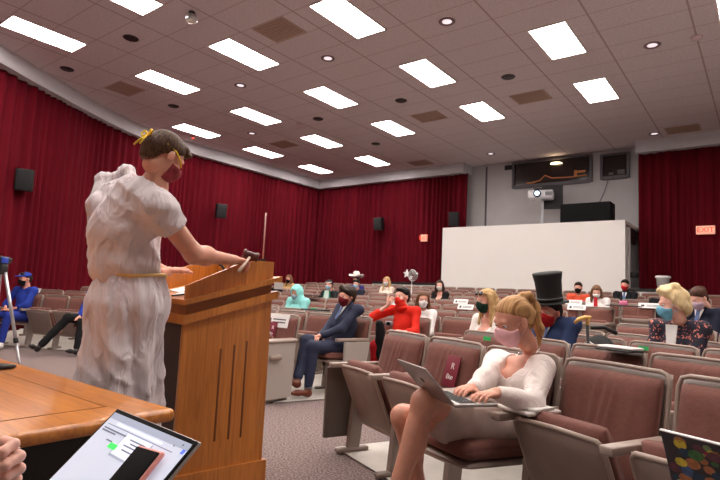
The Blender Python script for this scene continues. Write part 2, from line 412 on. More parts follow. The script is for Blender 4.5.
t = thing('red_beacon', 'tiny red indicator light on the ceiling beside the speaker\'s head', 'indicator light', (-13.0, 8.75, CEIL))
obj('base', MB().lathe([(.06, 0), (.06, -.02), (.02, -.03)], 12), M_trimw, t); obj('bulb', MB().lathe([(.03, -.02), (.03, -.05), (.01, -.06)], 12), mat('red_led', (255, 60, 50), .3, emit=2), t)
t = thing('dome_spotlight', 'chrome round spotlight hanging from the ceiling at the top left', 'spotlight', (-7.06, 4.55, CEIL))
obj('mount', MB().lathe([(.05, 0), (.05, -.03), (.02, -.05)], 16), M_can, t)
obj('housing', MB().lathe([(.02, -.03), (.07, -.05), (.095, -.10), (.095, -.14), (.085, -.15)], 20, cap=False), M_metal, t)
obj('lamp_glass', MB().lathe([(.088, -.14), (.06, -.165), (.001, -.17)], 20), mat('spot_glass', (235, 225, 210), .1, spec=.8), t)

# ------------------------------------------------------------------ things on the walls
def wall_speaker(label, p, rz, tilt=.15):
    t = thing('wall_speaker', label, 'loudspeaker', p, rz, 'wall loudspeakers')
    M = Matrix.Rotation(tilt, 4, 'X')
    obj('cabinet', MB().rbox(-.15, .15, -.13, .13, -.22, .22, .02), M_black, t, M)
    obj('grille', MB().rbox(-.13, .13, -.145, -.128, -.2, .2, .006), mat('speaker_grille', (30, 29, 32), .8, bump=.3, bscale=200), t, M)
    obj('bracket', MB().box(-.03, .03, .11, .32, -.03, .03), M_black, t)
    return t
p = at(24, 180, 1); dv = (p-Vector((0, 0, CZ))); 
def on_left(px, py, x): 
    v = CF+CR*((px-360)/F_PX)+CU*((240-py)/F_PX); return Vector((0, 0, CZ))+v*(x/v.x)
wall_speaker('black loudspeaker on the left curtain nearest the camera', on_left(24.5, 180, -11.75), 1.1)
wall_speaker('black loudspeaker on the left curtain above the podium', on_left(221, 211, -13.35), 1.15)
wall_speaker('black loudspeaker on the back curtain left of the exit sign', aty(379, 224, 14.65), .1)
wall_speaker('black loudspeaker at the top left corner of the white partition', aty(454, 219, 14.65), .35)
def exit_sign(label, p, wd, h, txt):
    t = thing('exit_sign', label, 'sign', p)
    obj('housing', MB().rbox(-wd/2, wd/2, -.03, .04, -h/2, h/2, .01), mat('exit_box', (240, 168, 142), .5, emit=.35), t)
    obj('mount', MB().box(-.03, .03, .04, max(.05, 15.39-p.y), -.03, .03), M_black, t)
    o = obj('lettering', text_mesh(txt, h*.85), mat('exit_letters', (226, 60, 34), .5, emit=.5), t, Matrix.Translation((0, -.034, 0))@Matrix.Rotation(math.pi/2, 4, 'X'))
    return t
exit_sign('small lit orange exit sign on the back curtain left of the partition', aty(424, 238, 14.85), .25, .22, 'EXIT'[:4]).scale = (.9, 1, 1)
exit_sign('lit orange exit sign on the right crimson curtain', aty(705.5, 230, 14.85), .38, .2, 'EXIT')
# projector on a post above the partition
p = aty(541, 195, 14.3)
t = thing('projector', 'white projector with glowing blue lens mounted above the partition', 'projector', (p.x, p.y, 3.2), .25)
hz = p.z-3.2
obj('body', MB().rbox(-.33, .33, -.22, .22, hz-.12, hz+.11, .05), mat('projector_white', (225, 225, 230), .4), t)
obj('lens_barrel', MB().lathe([(.10, 0), (.10, .06), (.07, .07)], 20, M=Matrix.Translation((-.08, -.20, hz))@Matrix.Rotation(math.pi/2, 4, 'X')), M_black, t)
obj('lens', MB().lathe([(.001, .075), (.06, .072), (.065, .06)], 20, M=Matrix.Translation((-.08, -.20, hz))@Matrix.Rotation(math.pi/2, 4, 'X')), mat('blue_lens_light', (190, 220, 255), .2, emit=3), t)
obj('vent_grille', MB().box(.12, .3, -.226, -.218, hz-.06, hz+.05), mat('grey_plastic', (120, 120, 125), .5), t)
obj('post', MB().box(.0, .07, .0, .07, 0, hz-.1), mat('grey_post', (165, 165, 170), .5), t)
obj('yoke', MB().box(-.2, .2, .02, .1, hz+.11, hz+.2), M_black, t)
obj('mounting_plate', MB().box(0.0, .55, .25, .30, hz-.35, hz+.32), mat('dark_plate', (26, 24, 28), .6), t)
p = aty(588, 212, 13.9)
mb = MB().rbox(-.60, .60, -.25, .25, 0, .5, .02); o = tag(obj('equipment_case', mb, mat('case_black', (10, 10, 12), .8, spec=.2)), 'long black equipment case standing on top of the white partition', 'equipment case')
o.location = (-3.62, 14.0, 3.202)
tag(obj('hanging_cable', MB().tube([(-3.42, 15.33, 4.6), (-3.5, 15.3, 4.3), (-3.62, 15.28, 4.0), (-3.7, 15.1, 3.8), (-3.72, 14.3, 3.70)], .012, 6), mat('cable_grey', (110, 108, 112), .6)), 'thin grey cable running down from the small booth window', 'cable')
t = thing('door_camera', 'small black bracket fixture on the grey wall right of the partition', 'wall fixture', aty(634.5, 275, 14.2))
obj('body', MB().rbox(-.08, .08, -.1, .1, -.07, .07, .02), M_black, t); obj('arm', MB().box(-.12, -.06, -.02, .02, -.02, .02), M_black, t)
o = tag(obj('white_bucket', MB().lathe([(.11, 0), (.135, .24), (.16, .25), (.16, .29), (.13, .30)], 24), M_paper), 'white lidded bucket standing on the black rail before the right curtain', 'bucket')
p = aty(663, 280, 13.77); o.location = (p.x, 13.77, 1.60)

# ------------------------------------------------------------------ concrete seating floors
def pad(name, rows):      # rows: list of (left point, right point)
    mb = MB(); n = 24; vs = []
    for (a, b) in rows:
        for i in range(n+1):
            q = a+(b-a)*i/n; vs.append((q.x, q.y, zf(q.x, q.y)+.012))
    mb.add(vs, [(j*(n+1)+i, j*(n+1)+i+1, (j+1)*(n+1)+i+1, (j+1)*(n+1)+i) for j in range(len(rows)-1) for i in range(n)], 0, True)
    return struct(name, mb, M_concrete, fix=False)
RS = .88
def xend(k): return {0: -4.08, 1: -3.68}.get(k, -4.08+.30*k+{2: .03, 3: -.05, 4: 0, 5: .06, 6: .26, 7: .42}.get(k, .5))
def xleft(k): return -7.44-.3*k if k < 3 else -12.9
pad('floor_centre', [(Vector((xleft(min(2, k)), 3.93+RS*k)), Vector((-4.05+.295*k, 3.93+RS*k))) for k in np.arange(0, 10.9, .25)])
pad('floor_right', [(P0R+UR*(-.1 if b < 1 else -.2)+NR*b, P0R+UR*8+NR*b) for b in np.arange(-.36, 9, .2)])
pad('floor_left', [(P0L+UL*(-2.6)+NL*b, P0L+UL*1.4+NL*b) for b in np.arange(-.36, 2.2, .2)])

# ------------------------------------------------------------------ auditorium seats
def slab_path(pts, half, th, mi=0, nx=8, wr=0, crown=0, edge=.35):
    """a padded slab: profile pts in (y,z), width 2*half, thickness th, rounded edges"""
    mb = MB(); P = [Vector((0, a, b)) for a, b in pts]; n = len(P); rows = []
    us = [-1, -.985, -.94, -.8]+[(-.8+1.6*i/nx) for i in range(1, nx)]+[.8, .94, .985, 1]
    fr = []; bk = []
    for i, p in enumerate(P):
        t = (P[min(i+1, n-1)]-P[max(i-1, 0)]).normalized(); nn = Vector((0, -t.z, t.y))   # front normal
        e = min(1, min(i, n-1-i)/1.5+edge)
        r1 = []; r2 = []
        for u in us:
            k = (1-abs(u)**14)**.5*e
            c = crown*(1-u*u)*math.sin(math.pi*i/(n-1))
            vv = i/(n-1); wv = wr*sum(a_*math.exp(-((u-u_-s_*(vv-.5))/w_)**2) for u_, s_, w_, a_ in ((-.18, .12, .05, 1), (.02, .2, .04, 1.3), (.17, .25, .045, 1.1), (-.45, -.1, .07, .5), (.55, .15, .08, .6)))*math.sin(math.pi*vv)
            q = p+Vector((u*half, 0, 0)); r1.append(q+nn*(th/2*k+c+wv)); r2.append(q-nn*(th/2*k))
        fr.append(r1); bk.append(r2)
    m_ = len(us); vs = [v for r in fr for v in r]+[v for r in bk for v in r]; o = n*m_
    fs = [(i*m_+j, i*m_+j+1, (i+1)*m_+j+1, (i+1)*m_+j) for i in range(n-1) for j in range(m_-1)]
    fs += [(o+i*m_+j, o+(i+1)*m_+j, o+(i+1)*m_+j+1, o+i*m_+j+1) for i in range(n-1) for j in range(m_-1)]
    for i in range(n-1): fs += [(i*m_, (i+1)*m_, o+(i+1)*m_, o+i*m_), (i*m_+m_-1, o+i*m_+m_-1, o+(i+1)*m_+m_-1, (i+1)*m_+m_-1)]
    for j in range(m_-1): fs += [(j, o+j, o+j+1, j+1), ((n-1)*m_+j, (n-1)*m_+j+1, o+(n-1)*m_+j+1, o+(n-1)*m_+j)]
    return mb.add(vs, fs, mi, True)
def lerp(a, b, t): return tuple(x+(y-x)*t for x, y in zip(a, b))
def seg(a, b, n): return [lerp(a, b, i/n) for i in range(n+1)]
# profile of back: leans back towards the top, origin under its top line
BACK = [(-.165, .36), (-.15, .42), (-.125, .50), (-.1, .58), (-.075, .66), (-.055, .74), (-.042, .80), (-.034, .845)]
SHELLB = [(-.115, .33), (-.09, .42), (-.055, .56), (-.03, .68), (-.01, .80), (.0, .868)]
me_back = slab_path(BACK, .243, .065, wr=.008, crown=.012, nx=40).mesh('backrest'); me_back.materials.append(M_cush)
mb = slab_path(SHELLB, .262, .022)
# raised rim around cushion
rim = [(-.257, -.125, .36), (-.262, -.075, .56), (-.262, -.045, .72), (-.262, -.028, .83), (-.250, -.022, .865), (-.22, -.018, .875), (0, -.018, .878), (.22, -.018, .875), (.250, -.022, .865), (.262, -.028, .83), (.262, -.045, .72), (.262, -.075, .56), (.257, -.125, .36)]
mr = MB().tube(rim, .010, 8, 0); me_rim = fixn(mr.mesh('rim')); me_rim.materials.append(M_rim)
me_shell = fixn(mb.mesh('back_shell')); me_shell.materials.append(M_shell)
def pan(a, b, nrm):
    n = 8; P = seg(a, b, n)
    c = slab_path(P, .235, .085, crown=.012); s = slab_path([(p[0]-nrm[0]*.052, p[1]-nrm[1]*.052) for p in seg(lerp(a, b, -.03), lerp(a, b, 1.03), n)], .247, .032)
    return c, s
# tipped-up seat: upholstery towards the back, shell towards the aisle; lowered seat: flat
def nrm2(a, b):
    t = Vector((b[0]-a[0], b[1]-a[1])).normalized(); return (-t.y, t.x)
fa, fb = (-.225, .26), (-.40, .655)
c, s = pan(fa, fb, (-nrm2(fa, fb)[0], -nrm2(fa, fb)[1]))
# slab_path front normal for this profile: make shell lie on the forward side
def shift(P, d): return [(p[0]+d[0], p[1]+d[1]) for p in P]
tv = Vector((fb[0]-fa[0], fb[1]-fa[1])).normalized(); fw = (-tv.y, tv.x) if -tv.y < 0 else (tv.y, -tv.x)
me_fc = fixn(slab_path(shift(seg(fa, fb, 8), (-fw[0]*.02, -fw[1]*.02)), .21, .085, crown=-.0, edge=.55).mesh('seat')); me_fc.materials.append(M_cush)
me_fs = fixn(slab_path(shift(seg(lerp(fa, fb, -.06), lerp(fa, fb, .97), 8), (fw[0]*.04, fw[1]*.04)), .222, .035, crown=.012).mesh('seat_shell')); me_fs.materials.append(M_shell)
edge_pts = [Vector((x0_*.9+.02, fa[0]+(fb[0]-fa[0])*t_+fw[0]*.042, fa[1]+(fb[1]-fa[1])*t_+fw[1]*.042)) for x0_, t_ in
            [(-.22, -.06), (-.243, .0), (-.247, .2), (-.247, .5), (-.247, .8), (-.244, .92), (-.225, .97), (0, .985), (.225, .97), (.244, .92), (.247, .8), (.247, .5), (.247, .2), (.243, 0), (.22, -.06), (0, -.07), (-.22, -.06)]]
me_fr = fixn(MB().tube(edge_pts, .011, 6, 0, cap=False).mesh('seat_rim')); me_fr.materials.append(M_rim)
da, db = (-.14, .425), (-.60, .445)
me_dc = fixn(slab_path(seg(db, da, 8), .215, .085, crown=.008, edge=.55).mesh('seat')); me_dc.materials.append(M_cush)
me_ds = fixn(slab_path(shift(seg(lerp(da, db, -.03), lerp(da, db, 1.03), 8), (0, -.055)), .222, .035).mesh('seat_shell')); me_ds.materials.append(M_shell)
def std_mesh(panel):
    mb = MB()
    mb.prism([(-.33, 0.03), (-.24, .03), (-.20, .36), (-.30, .36)], -.022, .022, plane='yz')
    mb.rbox(-.028, .028, -.42, -.16, .0, .03, .01)
    mb.rbox(-.028, .028, -.30, -.14, .34, .42, .012)
    mb.prism([(-.16, .40), (-.10, .40), (-.065, .62), (-.20, .62), (-.26, .45)], -.018, .018, plane='yz')
    return fixn(mb.mesh('leg'))
me_std = std_mesh(0); me_std.materials.append(M_std)
me_arm = fixn(MB().rbox(-.028, .028, -.50, -.07, .605, .64, .007).mesh('armrest')); me_arm.materials.append(M_arm)
def end_panel_mesh():
    mb = MB(); mb.prism([(-.50, .10), (-.30, .10), (-.16, .34), (-.08, .60), (-.50, .60)], -.014, .014, plane='yz'); return fixn(mb.mesh('end_panel'))
me_end = end_panel_mesh()
me_end.materials.append(mat('dark_end_panel', (92, 80, 74), .5))
def link(name, me, parent, loc=None):
    o = bpy.data.objects.new(name, me); COL.objects.link(o); o.parent = parent
    if loc: o.location = loc
    return o
ORD = ['first', 'second', 'third', 'fourth', 'fifth', 'sixth', 'seventh', 'eighth', 'ninth', 'tenth', 'eleventh', 'twelfth', 'thirteenth', 'fourteenth', 'fifteenth', 'sixteenth', 'seventeenth', 'eighteenth', 'nineteenth', 'twentieth', 'twenty-first', 'twenty-second', 'twenty-third', 'twenty-fourth']
def seat_chair(p, rz, label, down, last, group, far):
    t = thing('auditorium_seat', label, 'seat', (p[0], p[1], zf(p[0], p[1]-.3)+.012), rz, group)
    link('backrest', me_back, t); link('back_shell', me_shell, t)
    link('rim', me_rim, t)
    if down: link('seat', me_dc, t, (.02, 0, 0)); link('seat_shell', me_ds, t, (.02, 0, 0))
    else:
        link('seat', me_fc, t, (.02, 0, 0)); link('seat_shell', me_fs, t, (.02, 0, 0))
        if not far: link('seat_rim', me_fr, t)
    link('leg', me_std, t, (-.252, 0, 0)); link('armrest', me_arm, t, (-.252, 0, 0))
    if last: link('leg', me_std, t, (.252, 0, 0)); link('armrest', me_arm, t, (.252, 0, 0))
    return t
SEATS = {}
def occupied(block, k, i): return (block, k, i) in DOWN
DOWN = {('R', 0, 2), ('C', 1, 0), ('C', 2, 0), ('L', 0, 2), ('L', 0, 5), ('C', 3, 1), ('R', 2, 0), ('R', 2, 1)}
def visible(x, y, lo=-30, hi=745):
    d = Vector((x, y, .7)); q = pj(d); return q[2] > .8 and lo < q[0] < hi and q[1] < 560
# centre block, seat 0 is at the right-hand aisle
for k in range(11):
    x = xend(k); y = 4.3+RS*k; i = 0
    while x-.56*(i+1) > xleft(k):
        cx = x-.56*(i+.5)
        if visible(cx, y, 235):
            SEATS['C', k, i] = seat_chair((cx, y), 0, 'rose-brown auditorium seat, %s from the aisle, %s row of the centre block' % (ORD[i], ORD[k]), occupied('C', k, i), i == 0, 'centre block seats', k > 1)
            if i == 0: link('end_panel', me_end, SEATS['C', k, i], (.305, 0, 0))
        i += 1
# right block, seat 0 at the aisle
OFF = {1: -.11, 2: -.84, 3: -.56, 4: -.5, 5: -.26, 6: -.5, 7: -.5, 8: -.5}
for k in range(9):
    for i in range(14):
        a = OFF.get(k, 0)+.56*(i+.5); q = P0R+UR*a+NR*RS*k
        if i > 0 and not visible(q.x, q.y, -30, 800): continue
        if q.x > 5.8: continue
        SEATS['R', k, i] = seat_chair((q.x, q.y), -.405, 'rose-brown auditorium seat, %s from the aisle, %s row of the right block' % (ORD[i], ORD[k]), occupied('R', k, i), i > 3, 'right block seats', k > 1)
        if i == 0: link('end_panel', me_end, SEATS['R', k, i], (-.305, 0, 0))
# left block
for k in range(3):
    for i in range(6):
        a = -1.68+.56*(i+.5)+.15*k; q = P0L+UL*a+NL*RS*k
        wx_ = min(LP, key=lambda w_: abs(w_.y-(q.y-.3))).x
        if a > 1.75 or q.x < wx_+.75: continue
        SEATS['L', k, i] = seat_chair((q.x, q.y), .405, 'rose-brown auditorium seat, %s from the curtain side, %s row of the left block' % (ORD[i], ORD[k]), occupied('L', k, i), i == 5, 'left block seats', False)
# pale end panel with latch on the first centre row
s0 = SEATS['C', 0, 0]
for ch in list(s0.children):
    if ch.name.startswith('end_panel'): bpy.data.objects.remove(ch)
mb = MB().prism([(-.55, .04), (-.16, .04), (-.13, .6), (-.55, .6)], -.02, .02, plane='yz'); 
o = obj('end_panel', mb, M_panel, s0); o.location = (.31, 0, 0); o['label'] = 'pale grey steel end panel'
o = obj('armrest_cap', MB().rbox(-.04, .04, -.58, -.1, .6, .635, .014), M_arm, s0); o.location = (.30, 0, 0)
o = obj('tablet_latch', MB().tube([(.345, -.5, .46), (.345, -.36, .46)], .028, 10), M_arm, s0)
s1 = SEATS['C', 1, 0]
for ch in list(s1.children):
    if ch.name.startswith('end_panel'): bpy.data.objects.remove(ch)
mb = MB().prism([(-.42, .36), (-.12, .36), (-.08, .6), (-.42, .6)], -.02, .02, plane='yz')
o = obj('end_panel', mb, M_panel, s1); o.location = (.31, 0, 0); o['label'] = 'pale grey steel end panel'

# ================================================================== distance-field modelling for bodies and cloth
def cyl_eval(P, pr):
    if pr[0] == 'c':
        a = np.array(pr[1], float); b = np.array(pr[2], float); ba = b-a; L = max(1e-9, ba@ba)
        t = np.clip(((P-a)@ba)/L, 0, 1); d = P-a-t[..., None]*ba
        return np.sqrt((d*d).sum(-1))-(pr[3]+(pr[4]-pr[3])*t)
    c = np.array(pr[1], float); r = np.array(pr[2], float); q = P-c
    if len(pr) > 3 and pr[3] is not None: q = q@np.array(pr[3])
    k0 = np.sqrt(((q/r)**2).sum(-1)); k1 = np.sqrt(((q/r**2)**2).sum(-1))+1e-9
    return k0*(k0-1)/k1
def bounds(prims, pad):
    lo = np.full(3, 1e9); hi = -lo
    for pr in prims:
        if pr[0] == 'c': pts = [np.array(pr[1])-max(pr[3:5]), np.array(pr[1])+max(pr[3:5]), np.array(pr[2])-max(pr[3:5]), np.array(pr[2])+max(pr[3:5])]
        else:
            r = np.array(pr[2]) if len(pr) < 4 or pr[3] is None else np.full(3, max(pr[2])); pts = [np.array(pr[1])-r, np.array(pr[1])+r]
        lo = np.minimum(lo, np.min(pts, 0)); hi = np.maximum(hi, np.max(pts, 0))
    return lo-pad, hi+pad
def grid(lo, hi, h):
    n = np.ceil((hi-lo)/h).astype(int)+1
    ax = [lo[i]+h*np.arange(n[i]) for i in range(3)]
    return ax
def smin(a, b, k):
    h = np.clip(.5+.5*(b-a)/k, 0, 1); return b+(a-b)*h-k*h*(1-h)
def field(prims, ax, k):
    F = np.full([len(a) for a in ax], .5)
    for pr in prims:
        kk = k
        if isinstance(pr[-1], str): kk = float(pr[-1]); pr = pr[:-1]
        lo, hi = bounds([pr], kk+.05)
        ix = [slice(max(0, np.searchsorted(a, lo[i])), max(0, np.searchsorted(a, hi[i]))) for i, a in enumerate(ax)]
        sub = [a[s_] for a, s_ in zip(ax, ix)]
        if min(len(q) for q in sub) == 0: continue
        P = np.stack(np.meshgrid(*sub, indexing='ij'), -1)
        F[tuple(ix)] = smin(F[tuple(ix)], cyl_eval(P, pr), kk)
    return F
def nets(F, ax):
    h = ax[0][1]-ax[0][0]; lo = np.array([a[0] for a in ax])
    ins = F < 0; n = np.array(F.shape)
    if not ins.any(): return np.zeros((0, 3)), np.zeros((0, 4), int)
    acc = np.zeros(tuple(n-1)+(3,)); cnt = np.zeros(tuple(n-1))
    C = [(0, 0, 0), (1, 0, 0), (0, 1, 0), (1, 1, 0), (0, 0, 1), (1, 0, 1), (0, 1, 1), (1, 1, 1)]
    def sl(c): return tuple(slice(c[i], n[i]-1+c[i]) for i in range(3))
    for a in range(8):
        for d in range(3):
            if C[a][d] == 0:
                b = list(C[a]); b[d] = 1; b = tuple(b)
                fa_, fb_ = F[sl(C[a])], F[sl(b)]; cr = (fa_ < 0) != (fb_ < 0)
                t = np.where(cr, fa_/np.where(cr, fa_-fb_, 1), 0)
                p = np.zeros(fa_.shape+(3,)); p[..., 0] = C[a][0]; p[..., 1] = C[a][1]; p[..., 2] = C[a][2]; p[..., d] = t
                acc += p*cr[..., None]; cnt += cr
    act = cnt > 0; idx = -np.ones(act.shape, int); idx[act] = np.arange(act.sum())
    cell = np.argwhere(act); V = lo+h*(cell+acc[act]/cnt[act][:, None])
    Q = []
    for d in range(3):
        e1, e2 = [(1, 2), (2, 0), (0, 1)][d]
        s0 = [slice(1, n[i]-1) for i in range(3)]; s0[d] = slice(0, n[d]-1)
        s1 = list(s0); s1[d] = slice(1, n[d])
        A = ins[tuple(s0)]; B = ins[tuple(s1)]; cr = np.argwhere(A != B)
        if len(cr) == 0: continue
        off = np.array([1, 1, 1]); off[d] = 0; base = cr+off
        o1 = np.zeros(3, int); o1[e1] = 1; o2 = np.zeros(3, int); o2[e2] = 1
        g = lambda q: idx[q[:, 0], q[:, 1], q[:, 2]]
        q = np.stack([g(base-o1-o2), g(base-o2), g(base), g(base-o1)], 1)
        fl = ~A[cr[:, 0], cr[:, 1], cr[:, 2]]; q[fl] = q[fl][:, ::-1]; Q.append(q)
    Q = np.concatenate(Q); Q = Q[(Q >= 0).all(1)]
    return V, Q
def raw_mesh(name, parts):
    """parts: list of (V, Q, material index)"""
    V = np.concatenate([p[0] for p in parts]); qs = []; mi = []; o = 0
    for v, q, m_ in parts: qs.append(q+o); mi += [m_]*len(q); o += len(v)
    Q = np.concatenate(qs); me = bpy.data.meshes.new(name)
    me.vertices.add(len(V)); me.vertices.foreach_set('co', V.astype(np.float32).ravel())
    me.loops.add(Q.size); me.loops.foreach_set('vertex_index', Q.astype(np.int32).ravel())
    me.polygons.add(len(Q)); me.polygons.foreach_set('loop_start', np.arange(0, Q.size, 4, dtype=np.int32))
    me.polygons.foreach_set('loop_total', np.full(len(Q), 4, dtype=np.int32))
    me.polygons.foreach_set('material_index', mi); me.polygons.foreach_set('use_smooth', [True]*len(Q))
    me.update(calc_edges=True); me.validate(); return me
def sdf_part(prims, h, k=.02, post=None, xf=None, mi=0, extra=0):
    lo, hi = bounds([p[:-1] if isinstance(p[-1], str) else p for p in prims], h*2.5+extra); ax = grid(lo, hi, h); F = field(prims, ax, k)
    if post is not None:
        P = np.stack(np.meshgrid(*ax, indexing='ij'), -1); F = post(F, P)
    V, Q = nets(F, ax)
    if xf is not None: V = V@xf[:3, :3].T+xf[:3, 3]
    return V, Q, mi
def sphere_part(c, r, mi, n=10, xf=None):
    mb = MB(); V = []; Q = []
    for i in range(n+1):
        for j in range(n*2):
            a = math.pi*i/n; b = math.pi*j/n; V.append((c[0]+r*math.sin(a)*math.cos(b), c[1]+r*math.sin(a)*math.sin(b), c[2]+r*math.cos(a)))
    for i in range(n):
        for j in range(n*2): Q.append((i*2*n+j, (i+1)*2*n+j, (i+1)*2*n+(j+1) % (2*n), i*2*n+(j+1) % (2*n)))
    V = np.array(V)
    if xf is not None: V = V@xf[:3, :3].T+xf[:3, 3]
    return V, np.array(Q), mi
def folds(amp, seed=0, fx=(14, 14, 14), n=5):
    r = np.random.RandomState(seed); W = [(r.normal(size=3)*np.array(fx), r.rand()*6.28) for _ in range(n)]
    def f(F, P):
        s_ = 0
        for w_, ph in W: s_ = s_+np.sin(P@w_+ph+1.2*np.sin(P@(w_[[1, 2, 0]]*.6)))
        return F+amp*s_/n*1.6
    return f
HEAD = [('e', (0, -.012, .034), (.077, .097, .086)), ('e', (0, .025, -.03), (.062, .068, .086)), ('e', (0, .045, -.086), (.040, .040, .034)),
        ('c', (0, .089, .012), (0, .108, -.030), .008, .013, '.012'), ('c', (-.034, .080, .024), (.034, .080, .024), .011, .011), ('e', (-.036, .062, -.032), (.024, .024, .024)), ('e', (.036, .062, -.032), (.024, .024, .024)),
        ('c', (-.016, .092, -.062), (.016, .092, -.062), .009, .009, '.008'),
        ('e', (-.080, -.008, -.008), (.009, .019, .031), None, '.006'), ('e', (.080, -.008, -.008), (.009, .019, .031), None, '.006')]
def head_post(F, P):
    for sx in (-1, 1):
        d = np.sqrt(((P-np.array([sx*.031, .103, .006]))**2).sum(-1))-.017
        F = -smin(-F, d, .012)
    return F
def rotm(yaw=0, pitch=0, roll=0):     # yaw left +, pitch down -, in radians
    return np.array(Matrix.Rotation(yaw, 3, 'Z')@Matrix.Rotation(pitch, 3, 'X')@Matrix.Rotation(roll, 3, 'Y'))
def hand_prims(W, f, n, thumb=1, curl=.5, s=1.0, spread=1.0):
    """wrist W, finger direction f, palm normal n; thumb=+1 when f x n is the thumb side"""
    W, f, n = [np.array(q, float) for q in (W, f, n)]; f /= np.linalg.norm(f); n -= f*(n@f); n /= np.linalg.norm(n)
    sd = np.cross(f, n)*thumb; R = np.stack([sd, f, n], 1)
    out = [('c', W-f*.03*s, W+f*.015*s, .026*s, .027*s, '.02'), ('e', W+f*.048*s, (.040*s, .050*s, .017*s), R, '.015')]
    for i, (o, L, r) in enumerate([(.029, .074, .0092), (.010, .083, .0095), (-.010, .077, .009), (-.028, .060, .0078)]):
        b = W+f*(.082-.003*abs(i-1.2)**1.5)*s+sd*o*s; a = curl*.55; d0 = f+sd*o*2.0*spread
        c = curl*(1+.08*i)
        for j, fr in enumerate((.44, .31, .25)):
            a_ = c*(.35+.75*j)+.0; d = d0*math.cos(a_)+n*math.sin(a_); d /= np.linalg.norm(d)
            e = b+d*L*fr*s; out.append(('c', b, e, r*s*(1-.07*j), r*s*(.93-.07*j), '.004')); b = e
    b = W+f*.022*s+sd*.030*s+n*.004*s
    for j, (L, r) in enumerate([(.042, .0125), (.034, .0105), (.024, .0095)]):
        d = f*(.55+.22*j)+sd*(.85-.3*j)+n*(.25+.3*curl*j); d /= np.linalg.norm(d); e = b+d*L*s; out.append(('c', b, e, r*s, r*.92*s, '.007')); b = e
    return out
def ik(S, W, l1, l2, pole):
    S, W, pole = [np.array(q, float) for q in (S, W, pole)]; d = W-S; L = np.linalg.norm(d)
    if L > (l1+l2)*.995: W = S+d/L*(l1+l2)*.995; d = W-S; L = np.linalg.norm(d)
    a = (l1*l1-l2*l2+L*L)/(2*L); hh = math.sqrt(max(0, l1*l1-a*a)); u = d/L; p = pole-u*(pole@u); p /= np.linalg.norm(p)
    return S+u*a+p*hh, W
SKIN = {'fair': (222, 160, 138), 'tan': (212, 152, 128), 'light': (230, 176, 156), 'ruddy': (222, 148, 128)}
def skin(k): return mat('skin_'+k, SKIN[k], .5, noise=.05, nscale=30, sss=.15)
M_eye = mat('eye_white', (225, 220, 215), .25); M_iris = mat('iris_dark', (45, 32, 26), .15)
def cloth(name, rgb, **k): return mat('cloth_'+name, rgb, k.pop('rough', .85), spec=.25, **k)
def hairmat(name, rgb, rgb2): return mat('hair_'+name, rgb, .5, noise=.3, nscale=22, stretch=(7, .5, .5) if 'honey' in name else (6, 6, .8), rgb2=rgb2, bump=.1, bscale=40, spec=.2)
def hair_prims(kind):
    base = [('e', (0, -.02, .042), (.086, .106, .092))] if kind != 'pony' else [('e', (0, -.016, .040), (.083, .103, .090))]
    if kind == 'short': base += [('c', (0, -.07, .0), (0, -.068, -.06), .07, .045), ('e', (0, .055, .095), (.055, .04, .028)), ('e', (0, -.075, -.03), (.058, .035, .05))]
    if kind == 'parted': base += [('e', (0, -.03, .03), (.096, .112, .10)), ('c', (.02, .07, .105), (-.06, .06, .07), .03, .02), ('c', (.02, .06, .11), (.075, .04, .05), .028, .018), ('e', (0, -.075, -.035), (.062, .04, .06))]
    if kind in ('long', 'longcurl'):
        for sx in (-1, 1):
            base += [('c', (sx*.068, .01, .05), (sx*.085, -.01, -.08), .032, .034), ('c', (sx*.085, -.01, -.08), (sx*.10, .03, -.24), .034, .022)]
        base += [('c', (0, -.085, .0), (0, -.10, -.22), .065, .06), ('c', (-.05, -.08, -.02), (-.06, -.09, -.24), .045, .035), ('c', (.05, -.08, -.02), (.06, -.09, -.24), .045, .035)]
    if kind == 'pony': base += [('e', (0, -.10, .105), (.022, .022, .02)), ('c', (0, -.10, .10), (.0, -.14, .09), .015, .020), ('c', (0, -.14, .09), (0, -.16, .02), .020, .025), ('c', (0, -.16, .02), (0, -.145, -.10), .025, .020), ('c', (0, -.155, -.10), (.01, -.13, -.19), .026, .007), ('c', (0, -.07, .0), (0, -.068, -.05), .066, .04), ('e', (0, -.07, -.04), (.05, .03, .035))]
    if kind == 'wig': base = [('e', (0, -.02, .06), (.105, .125, .105)), ('e', (0, .05, .12), (.085, .055, .045)), ('c', (.06, .03, .14), (-.05, -.03, .155), .035, .035), ('e', (0, -.10, -.02), (.08, .05, .085)), ('e', (.07, -.03, -.0), (.035, .06, .05)), ('e', (-.07, -.03, -.0), (.035, .06, .05))]
    if kind == 'bun': base += [('e', (0, -.10, .07), (.035, .035, .032)), ('e', (0, -.075, -.03), (.058, .035, .05))]
    return base
